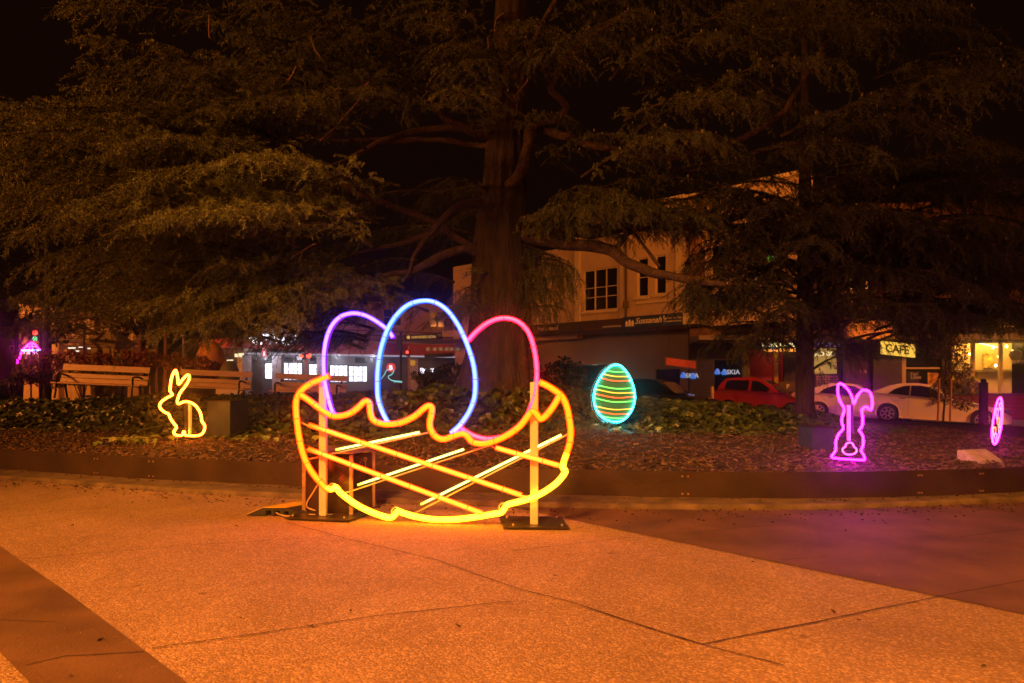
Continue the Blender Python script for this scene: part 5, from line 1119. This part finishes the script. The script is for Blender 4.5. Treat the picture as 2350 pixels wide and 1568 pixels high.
# legal office: black fascia building further right
lg = empty('legal_office', P(985,800,38), 'small office with black fascia sign and pale awning seen through the tall egg', 'building')
LG = Fac(((925-HX)/F*36,36,0), ((1075-HX)/F*34,34,0)); r1 = LG.rect(929,769,1016,782); LG.slab('black_fascia', *r1, 0, .1, M['blackpaint'], lg); LG.slab('awning_edge', r1[1]+.02, LG.L, r1[2]+.1, r1[3]+.12, 0, .08, M['creamtrim'], lg)
text('fascia_lettering','FORTITUDE LEGAL',LG.pt(LG.hit(948)[0],r1[2]+.07,.11),LG.u,U,.2,emis('amber_letters',(.8,.38,.06)),lg,sx=.92); text('fascia_lettering','334',LG.pt(LG.hit(1006)[0],r1[2]+.14,.11),LG.u,U,.17,M['letter_cream'],lg)
mb = MB(); c = LG.pt(LG.hit(941)[0],(r1[2]+r1[3])/2,.12); mb.lathe([(0,-.1),(.08,-.07),(.11,0),(.08,.07),(0,.1)], c, 12, 1, .2); mb.build('round_emblem', emis('amber_emblem',(.8,.35,.05)), lg)
mb = MB(); mb.quadbox(LG.pt(0,r1[2]-.05,0),LG.pt(LG.L,r1[2]-.05,0),LG.pt(LG.L,r1[2],0),LG.pt(0,r1[2],0),-LG.w*2.4); mb.build('awning', M['taupe_wall'], lg)
LG.off(-2.5).slab('shop_wall', 1.6, LG.L, -.2, r1[2]+3.8, -.3, 0, M['cream'], lg); LG.off(-2.5).slab('dark_window', LG.hit(982)[0],LG.hit(997)[0],r1[3]+.2,r1[3]+1.7,.01,.03,M['darkglass'],lg)
LG.slab('under_awning_sign', LG.hit(945)[0],LG.hit(1010)[0],LG.hit(945,819)[1],LG.hit(945,810)[1],-1.2,-1.1,M['blackpaint'],lg)
for i,px in enumerate((921,937,951,965,977,990)): u = LG.hit(px)[0]; LG.slab('transom_pane', u,u+.2,LG.hit(px,801)[1],LG.hit(px,793)[1],-2.3,-2.2,emis('warm_transom',(.18,.09,.03)) if i == 0 else bpy.data.materials['warm_transom'],lg)

# ------------------------------------------------------------------ signals, poles, posts
def signal(px, py_top, py_bot, Y, wpx, lights, label, ped=False):
    s = Y/F; top = P(px,py_top,Y); bot = P(px,py_bot,Y); h = top.z-bot.z; e = empty('traffic_light', (top.x,Y,-.1), label, 'traffic light', 'traffic lights at the crossing')
    mb = MB(); mb.tube([(top.x+wpx*s*.1,Y+.2,-.1),(top.x+wpx*s*.1,Y+.2,top.z+.2)], .055, 10); mb.build('pole', mat('tan_signal_pole',(.45,.27,.14)) if ped else M['iron'], e, smooth=True)
    mb = MB(); mb.box((top.x,Y,bot.z+h/2), (wpx*s,.16,h)); mb.build('signal_head', M['black'], e, bevel=.015)
    for (lx,ly,mn,rr_) in lights:
        c = P(lx,ly,Y-.12); mb = MB(); mb.prism([c+Vector((rr_*math.cos(t),0,rr_*math.sin(t))) for t in [i*2*math.pi/16 for i in range(16)]], (0,.04,0)); mb.build('lamp', M[mn], e)
    return e
signal(84,755,782,29,10,[(80,763.5,'l_sigred',.1),(79.5,777.5,'l_siggreen',.1)],'traffic light showing red over green above the neon umbrella')
signal(20,806,820,30,7,[(20.5,812.5,'l_sigred',.11)],'low red traffic light glaring at the far left')
signal(917,770,805,31,13,[],'unlit black traffic light head seen from behind, inside the tall egg')
signal(936,804,818,31,9,[(934.5,808.5,'l_sigred',.06)],'red pedestrian light on a slim pole inside the tall egg',True)
signal(698,812,826,33,8,[(692,817,'l_sigred',.08),(708,817,'l_sigred',.11)],'pole with two red pedestrian lights before the picture displays',True)
e = empty('street_lamp', (P(107,0,24).x,24,-.1), 'dark street lamp post with a wide base left of the first bench', 'street lamp'); s = 24/F; x_ = P(107,0,24).x
mb = MB(); mb.lathe([(9.5*s,-.1),(9.5*s,P(0,762,24).z),(5.2*s,P(0,752,24).z),(5*s,5.2),(3.5*s,7)], (x_,24,0), 14); mb.build('post', M['blackpaint'], e, smooth=False)
mb = MB(); mb.tube([(x_,24,6.9),(x_,23.6,7.3),(x_,22.6,7.35)], .05, 8); mb.build('arm', M['blackpaint'], e); mb = MB(); mb.box((x_,22.4,7.3),(.25,.6,.12)); mb.build('lamp_head', M['blackpaint'], e, bevel=.03)
e = empty('street_name_sign', (P(193,0,25).x,25,-.1), 'dark street name sign on a post left of the monument', 'sign'); mb = MB(); mb.tube([(P(193,0,25).x,25,-.1),P(193,756,25)], .035, 8); mb.build('post', M['brownpaint'], e)
mb = MB(); a = P(159,758,25); b = P(231,764,25); mb.quadbox(a-Vector((0,0,.12)),b-Vector((0,0,.12)),b,a,(0,.03,0)); mb.build('sign_blade', mat('maroon_blade',(.05,.02,.02)), e); text('sign_lettering','DOVETON',P(161,765,24.98),(1,0,-.07),U,.1,M['letter_cream'],e)
e = empty('yellow_street_sign', (P(947,0,32).x,32,-.1), 'small yellow square sign on a thin post inside the tall egg', 'sign'); mb = MB(); a = P(947,833,32); mb.box(a,(.24,.03,.24)); mb.build('sign_face', emis('yellow_sign_glow',(.45,.2,.02)), e); mb = MB(); mb.tube([a+Vector((0,.03,-.1)),(a.x,a.y+.03,-.1)], .02, 6); mb.build('post', M['post'], e)  # sign face emits in place of the street light it would reflect
mon = empty('stone_monument', (P(251,0,26.5).x,26.5,-.1), 'pale stone monument pillar with a flared cap behind the red shrubs', 'monument'); s = 26.5/F; c = P(251,0,26.5)
def tier(prof, nm): 
    mb = MB(); vs = []
    for hw, py in prof:
        z = P(0,py,26.5).z; vs += [(c.x-hw*s,26.5-hw*s,z),(c.x+hw*s,26.5-hw*s,z),(c.x+hw*s,26.5+hw*s,z),(c.x-hw*s,26.5+hw*s,z)]
    k = len(prof); mb.add(vs, [(0,3,2,1),tuple(range(4*k-4,4*k))]+[(i*4+j,i*4+(j+1)%4,(i+1)*4+(j+1)%4,(i+1)*4+j) for i in range(k-1) for j in range(4)]); return mb.build(nm, M['stone'], mon, bevel=.015)
tier([(27,960),(27,799)],'shaft'); tier([(32,798.8),(33,794),(38,793),(39,789.5)],'cornice'); tier([(42,789.2),(42,784.5),(30,778),(20,768),(17,764),(17,761)],'cap')
# far cream building with scaffold lines at left
fb = empty('cream_far_building', P(230,800,44), 'cream clad building with thin rails far behind the monument', 'building'); FB = Fac(((40-HX)/F*42,42,0), ((345-HX)/F*46,46,0))
FB.wall('wall', 0, FB.L, -.2, 6.2, [(FB.hit(x)[0],FB.hit(x)[0]+w_,FB.hit(x,y1)[1],FB.hit(x,y0)[1]) for x,w_,y0,y1 in ((137,.8,738,757),(170,.7,742,757),(262,.9,760,790))], M['cream'], fb)
for x,w_,y0,y1 in ((137,.8,738,757),(170,.7,742,757),(262,.9,760,790)): u = FB.hit(x)[0]; window(FB,(u,u+w_,FB.hit(x,y1)[1],FB.hit(x,y0)[1]),fb,1,1)
for py in (745,757,768,777): z = FB.hit(150,py)[1]; FB.slab('rail', 0,FB.L,z,z+.05,.1,.16,M['brownpaint'],fb)
for px in (120,166,200,300): u = FB.hit(px)[0]; FB.slab('upright', u,u+.12,0,5.9,.18,.28,M['creamtrim'],fb)
FB.slab('veranda_roof', FB.hit(118)[0],FB.L,FB.hit(200,790)[1],FB.hit(200,783)[1],.3,2.4,M['taupe_wall'],fb)
mb = MB()
for px,py,w_,h_ in ((165,799,16,3.2),(208,800,12,2.6),(178,806,7,3),(186,797,10,2)): a = P(px-w_/2,py,40); mb.box(P(px,py,40),(w_*40/F,.1,h_*40/F))
build_split(mb, 'veranda_light', emis('white_veranda_light',(1.2,1.15,.85)), fb)
mb = MB()
for i in range(60): u, z = FB.hit(r.uniform(222,318), r.uniform(722,770)); mb.box(FB.pt(u,z,.3),(r.uniform(.1,.4),.03,r.uniform(.08,.35)))
for px in (321,358,379): pass
ab = empty('bus_shelter', (P(36,0,31).x,31,0), 'small pale roofed shelter left of the neon umbrella', 'shelter'); a = P(22,794,31); b = P(50,789.5,31); mb = MB(); mb.quadbox(a-Vector((0,0,.2)),b-Vector((0,0,.2)),b,a,(0,1.2,0)); mb.build('roof', mat('pale_shelter_roof',(.5,.3,.15)), ab); mb = MB(); mb.tube([P(38,800,31),(P(38,0,31).x,31,-.1)], .04, 6); mb.build('post', M['post'], ab)
for i,(px,py0,Y,m_,lbl) in enumerate(((321,772,30,M['timber'],'tan post left of the rabbit, beyond the red shrubs'),(359,770,31,M['timber'],'tan post directly above the rabbit ears'),(379,766,30,M['timber'],'tan post right of the rabbit ears'),(421,772,29,M['post'],'shiny steel post left of the big orange egg'))):
    mb = MB(); t_ = P(px,py0,Y); mb.tube([(t_.x,Y,-.1),t_], .06 if i < 3 else .045, 10); mb.box(t_+Vector((0,0,.03)),(.16,.16,.05)); tag(mb.build('sign_post', m_), lbl, 'post', 'posts beyond the red shrubs')
# big eggs
def big_egg(px, py0, py1, Y, m, lbl):
    s = Y/F; h = (py1-py0)*s; z0 = P(0,py1,Y).z; prof = []
    for i in range(25):
        t = i/24; a = math.pi*t; rr_ = h*.37*math.sin(a)*(1+.16*math.cos(a)); prof.append((max(.001,rr_), h*(1-math.cos(a))/2))
    mb = MB(); mb.lathe(prof, (P(px,0,Y).x,Y,z0), 32); tag(mb.build('giant_egg', m, smooth=True), lbl, 'giant egg', 'giant eggs standing on the lawn')
big_egg(484,782,872,24,M['egg_orange'],'giant orange egg rising behind the second bench'); big_egg(526,828,890,23,M['egg_green'],'giant olive green egg right of the orange one'); big_egg(-22,764,878,20,M['egg_mauve'],'giant mauve egg cut by the left edge of the view')

# ------------------------------------------------------------------ cars
def arch(x, z, r, a0, a1, n=9): return [(x+r*math.cos(math.radians(lerp(a0,a1,i/n))), z+r*math.sin(math.radians(lerp(a0,a1,i/n)))) for i in range(n+1)]
def make_car(name, loc, yaw, pitch, kind, paint, label):
    root = bpy.data.objects.new(name, None); COL.objects.link(root); tag(root, label, 'car', 'cars parked along the street')
    if kind == 'sedan':
        wb, tail, nose = 2.76, -1.08, 3.52
        low = [(tail,.34)]+[(tail,.62),(tail+.03,.88),(tail+.14,1.0),(-.42,1.03),(0,1.0),(.9,.97),(1.85,.94),(2.4,.88),(2.95,.76),(3.35,.62),(nose,.5),(nose,.28)]+[(wb+.40,.22)]+arch(wb,.33,.375,-14,194)+[(.40,.2)]+arch(0,.33,.375,-14,194)
        green = [(-.60,1.0),(-.30,1.16),(.02,1.32),(.35,1.41),(.8,1.44),(1.15,1.41),(1.5,1.27),(1.95,.95)]
        dlo = [[(-.02,1.03),(.16,1.19),(.42,1.31),(.62,1.345),(.62,1.00)],[(.66,.998),(.66,1.35),(.95,1.355),(1.2,1.32),(1.48,1.19),(1.74,1.0),(1.74,.965),(1.2,.975)]]
        doors = [[(.62,.97),(.62,.30)],[(1.62,.95),(1.66,.7),(1.6,.28)],[(-.02,1.0),(.12,.82),(.36,.62),(.45,.3)]]; wr = .33
        rearw = [(-.58,1.01),(.0,1.33)]; frontw = [(1.93,.96),(1.42,1.33)]
    else:
        wb, tail, nose = 2.4, -.62, 3.1
        low = [(tail,.34),(tail-.02,.7),(tail+.06,1.0),(.0,1.03),(.9,1.0),(1.75,.96),(2.3,.88),(2.75,.75),(3.05,.58),(nose,.45),(nose,.26)]+[(wb+.36,.2)]+arch(wb,.3,.34,-14,194)+[(.36,.2)]+arch(0,.3,.34,-14,194)
        green = [(-.54,1.0),(-.42,1.25),(-.22,1.47),(.2,1.52),(.8,1.53),(1.2,1.47),(1.55,1.28),(1.92,.96)]
        dlo = [[(-.2,1.06),(-.16,1.36),(.0,1.41),(.72,1.42),(.72,1.03)],[(.84,1.03),(.84,1.415),(1.1,1.39),(1.42,1.2),(1.66,1.0)]]
        doors = [[(.78,1.0),(.78,.3)],[(1.62,.96),(1.66,.6),(1.58,.28)],[(-.2,1.03),(.0,.75),(.38,.55)]]; wr = .3
        rearw = [(-.53,1.02),(-.26,1.42)]; frontw = [(1.9,.98),(1.3,1.42)]
    HWd = .88; low = low[::-1] if False else low
    def loc_y(z): return HWd-.06 if z <= .95 else (HWd-.06)-(z-.95)*.46
    # lower body: three slices per side give the flank a curve
    mb = MB(); k = len(low); ys = [(-HWd+.05,.0),(-HWd,1),( HWd,1),(HWd-.05,.0)]
    def slice_(y, f_): 
        out = []
        for x, z in low: out.append((lerp(lerp(tail,nose,.5), x, .985 if f_ == 0 else 1), y, z if f_ else lerp(.55,z,.96)))
        return out
    mb.add(sum([slice_(y,f_) for y,f_ in ys],[]), [tuple(range(k)), tuple(range(4*k-1,3*k-1,-1))]+[(s_*k+i,s_*k+(i+1)%k,(s_+1)*k+(i+1)%k,(s_+1)*k+i) for s_ in range(3) for i in range(k)])
    body = mb.build('body', paint, root); mb.v
    mb = MB(); vs = []
    for sg in (-1,1): vs += [(x, sg*(loc_y(z)-(.04 if i in (0,len(green)-1) else 0)), z) for i,(x,z) in enumerate(green)]
    k = len(green); mb.add(vs, [tuple(range(k)), tuple(range(2*k-1,k-1,-1))]+[(i,i+k,(i+1)%k+k,(i+1)%k) for i in range(k)]); mb.build('roof', paint, root, bevel=.03)
    for sg in (-1,1):
        for d_ in dlo:
            mb = MB(); mb.prism([(x, sg*(loc_y(z)+.004), z) for x,z in d_], (0, sg*.006, 0)); mb.build('side_window', M['carglass'], root)
        mb = MB()
        for ln in doors:
            mb.tube([(x, sg*(HWd+.001-.0), z) for x,z in ln], .004, 4)
        mb.build('door_seams', M['black'], root)
        for hx in ((.28,.9) if kind == 'sedan' else (.45,.95)) if False else ((.42,.885),(1.38,.865)):
            mb = MB(); mb.box((hx[0], sg*(HWd+.015), hx[1]), (.19,.03,.03)); mb.build('door_handle', M['chrome'] if kind == 'sedan' else paint, root, bevel=.006)
        mb = MB(); mb.box((1.66 if kind == 'sedan' else 1.6, sg*(HWd+.06), 1.02), (.12,.2,.13)); mb.build('wing_mirror', paint, root, bevel=.03)
        mb = MB(); mb.box((nose-.13, sg*.62, .66 if kind == 'sedan' else .62), (.22,.34,.13)); mb.build('headlight', M['chrome'], root, bevel=.03)
        mb = MB(); mb.box((tail+.06, sg*.66, .86), (.2,.34,.14)); mb.build('taillight', M['taillight'], root, bevel=.03)
    for nm, (p0,p1) in (('rear_window',rearw),('windscreen',frontw)):
        dx = -.02 if nm == 'rear_window' else .02; mb = MB(); w0, w1 = loc_y(p0[1])-.12, loc_y(p1[1])-.08
        mb.quadbox((p0[0]+dx,-w0,p0[1]+.01),(p0[0]+dx,w0,p0[1]+.01),(p1[0]+dx,w1,p1[1]+.01),(p1[0]+dx,-w1,p1[1]+.01),(dx*.3,0,.004)); mb.build(nm, M['carglass'], root)
    for wx in (0,wb):
        for sg in (-1,1):
            mb = MB(); mb.lathe([(wr*.66,-.1),(wr*.93,-.1),(wr,-.06),(wr,.06),(wr*.93,.1),(wr*.66,.1)], (0,0,0), 28); R_ = Matrix.Rotation(math.pi/2,3,'X'); mb.v = [tuple(R_ @ Vector(v)+Vector((wx,sg*(HWd-.12),wr))) for v in mb.v]; wo = mb.build('wheel', M['tyre'], root)
            mb = MB()
            for i in range(7):
                a = i*2*math.pi/7; p0 = Vector((math.cos(a)*.05,0,math.sin(a)*.05)); p1 = Vector((math.cos(a)*wr*.62,0,math.sin(a)*wr*.62)); mb.tube([p0,p1],[.028,.02],6)
            mb.tube([Vector((math.cos(t)*wr*.63,0,math.sin(t)*wr*.63)) for t in [i*2*math.pi/24 for i in range(24)]], .016, 6, True); mb.v = [(v[0]+wx, v[1]+sg*(HWd-.03), v[2]+wr) for v in mb.v]; mb.build('rim', M['alloy'], wo)
    root.matrix_world = Matrix.Translation(loc) @ Matrix.Rotation(yaw,4,'Z') @ Matrix.Rotation(pitch,4,'Y')
    root.location = root.matrix_world.translation
    return root
def fix_parent(root):
    for c in root.children_recursive: c.matrix_parent_inverse = Matrix.Identity(4)
hd = math.atan2(-1.5,2.2)
# the flank towards the camera is the -y side; the origin is the rear axle on the centre line
def park(name, px, py, Y, yaw, pitch, kind, paint, label):
    p = P(px,py,Y); side = Vector((-math.sin(yaw)*.8*1, math.cos(yaw)*.8, 0)); c = make_car(name, p+side, yaw, pitch, kind, paint, label); fix_parent(c); return c
park('white_sedan', 2035, 970, 24.0, hd, math.radians(3.6), 'sedan', M['whitepaint'], 'white sedan parked behind the young staked tree, rear wheel in full view')
park('white_sedan', 1878, 962, 26.6, hd, math.radians(2.6), 'sedan', M['whitepaint'], 'white sedan mostly hidden by the slim conifer trunk and magenta bunny')
park('red_hatchback', 1672, 953, 27.4, hd, math.radians(2), 'hatch', M['redcar'], 'small shiny red hatchback in front of the red shop wall')
park('black_sedan', 1425, 960, 24.5, hd, math.radians(2), 'sedan', M['blackcar'], 'black sedan hidden up to its windscreen behind the ivy')

# ------------------------------------------------------------------ lights, world, camera
def lamp(name, typ, loc, energy, col, size=.25, spot=None, tgt=None):
    l = bpy.data.lights.new(name, typ); l.energy = energy; l.color = col; o = bpy.data.objects.new(name, l); COL.objects.link(o); o.location = loc
    if typ in ('POINT','SPOT'): l.shadow_soft_size = size
    if typ == 'SPOT': l.spot_size = math.radians(spot); l.spot_blend = .6
    if tgt is not None: o.rotation_euler = (Vector(tgt)-Vector(loc)).to_track_quat('-Z','Y').to_euler()
    return o
SOD = (1,.27,.035)
lamp('plaza_street_lamp', 'SPOT', (-4.5,-7,10), 31000, (1,.315,.034), 1.3, 47, (-.6,5.2,0))
lamp('far_street_lamp', 'POINT', (-15,-12,9.0), 3200, SOD, .4)
lamp('left_lawn_fill', 'SPOT', (-21,9,8.0), 8000, SOD, .4, 85, (-10,18,2.5))  # unseen fill spot added to brighten the benches and lawn
lamp('left_tree_fill', 'SPOT', (-14,1,6.5), 7000, SOD, .4, 62, (-5.5,10,5.6))  # unseen fill spot added to light the left foliage only
lamp('right_canopy_fill', 'SPOT', (16,2,9), 1600, SOD, .4, 90, (6,12,7))  # unseen fill spot added to pick out the right limbs and canopy
lamp('street_lamp_by_shops', 'SPOT', (10,20.0,15), 3800, SOD, .3, 70, (9,32,3.5))
lamp('street_lamp_by_cars', 'SPOT', (21,13,7.5), 11500, SOD, .3, 85, (12,29,1.5))
lamp('street_lamp_beyond_lawn', 'SPOT', (-34,33,9.0), 16000, SOD, .3, 90, (-22,44,2))
for px_ in (2215,2275,2335,2395): lamp('shop_ceiling_lamp', 'POINT', tuple(RW.pt(RW.hit(px_)[0],zt2+.05,-1.9)), 150, (1,.52,.09), .35)
for px_ in (610,690,770,850): lamp('awning_downlight', 'POINT', tuple(LW.pt(LW.hit(px_)[0],zfb-.15,.8)), 30, (.85,.85,1), .2)
wd = bpy.data.worlds.new('World'); scene.world = wd; wd.use_nodes = True
wd.node_tree.nodes['Background'].inputs[0].default_value = (.0040,.0012,.0005,1); wd.node_tree.nodes['Background'].inputs[1].default_value = 1
HAZE = True  # thin haze added so its scatter stands in for lens bloom round the neon
if HAZE:
    mb = MB(); mb.box((2,22,6.5),(86,62,17)); hz = mb.build('haze', None); m, nt, b = new_mat('bloom_haze'); nt.nodes.remove(b); v = nt.nodes.new('ShaderNodeVolumePrincipled'); v.inputs['Color'].default_value = (.9,.9,.9,1); v.inputs['Density'].default_value = .005; v.inputs['Anisotropy'].default_value = .97
    nt.links.new(v.outputs[0], nt.nodes['Material Output'].inputs['Volume']); hz.data.materials.append(m); tag(hz, kind='stuff')
cam = bpy.data.cameras.new('camera'); co = bpy.data.objects.new('camera', cam); COL.objects.link(co); co.location = (0,0,CH); co.rotation_euler = (math.pi/2,0,0)
cam.sensor_width = 36; cam.lens = 36*F/2350; cam.shift_y = (HY-784)/2350; cam.clip_end = 500; cam.clip_start = .05; scene.camera = co
scene.view_settings.view_transform = 'Standard'; scene.view_settings.look = 'None'; scene.view_settings.exposure = 0; scene.view_settings.gamma = 1
scene.cycles.max_bounces = 6; scene.cycles.volume_bounces = 0; scene.cycles.transparent_max_bounces = 6
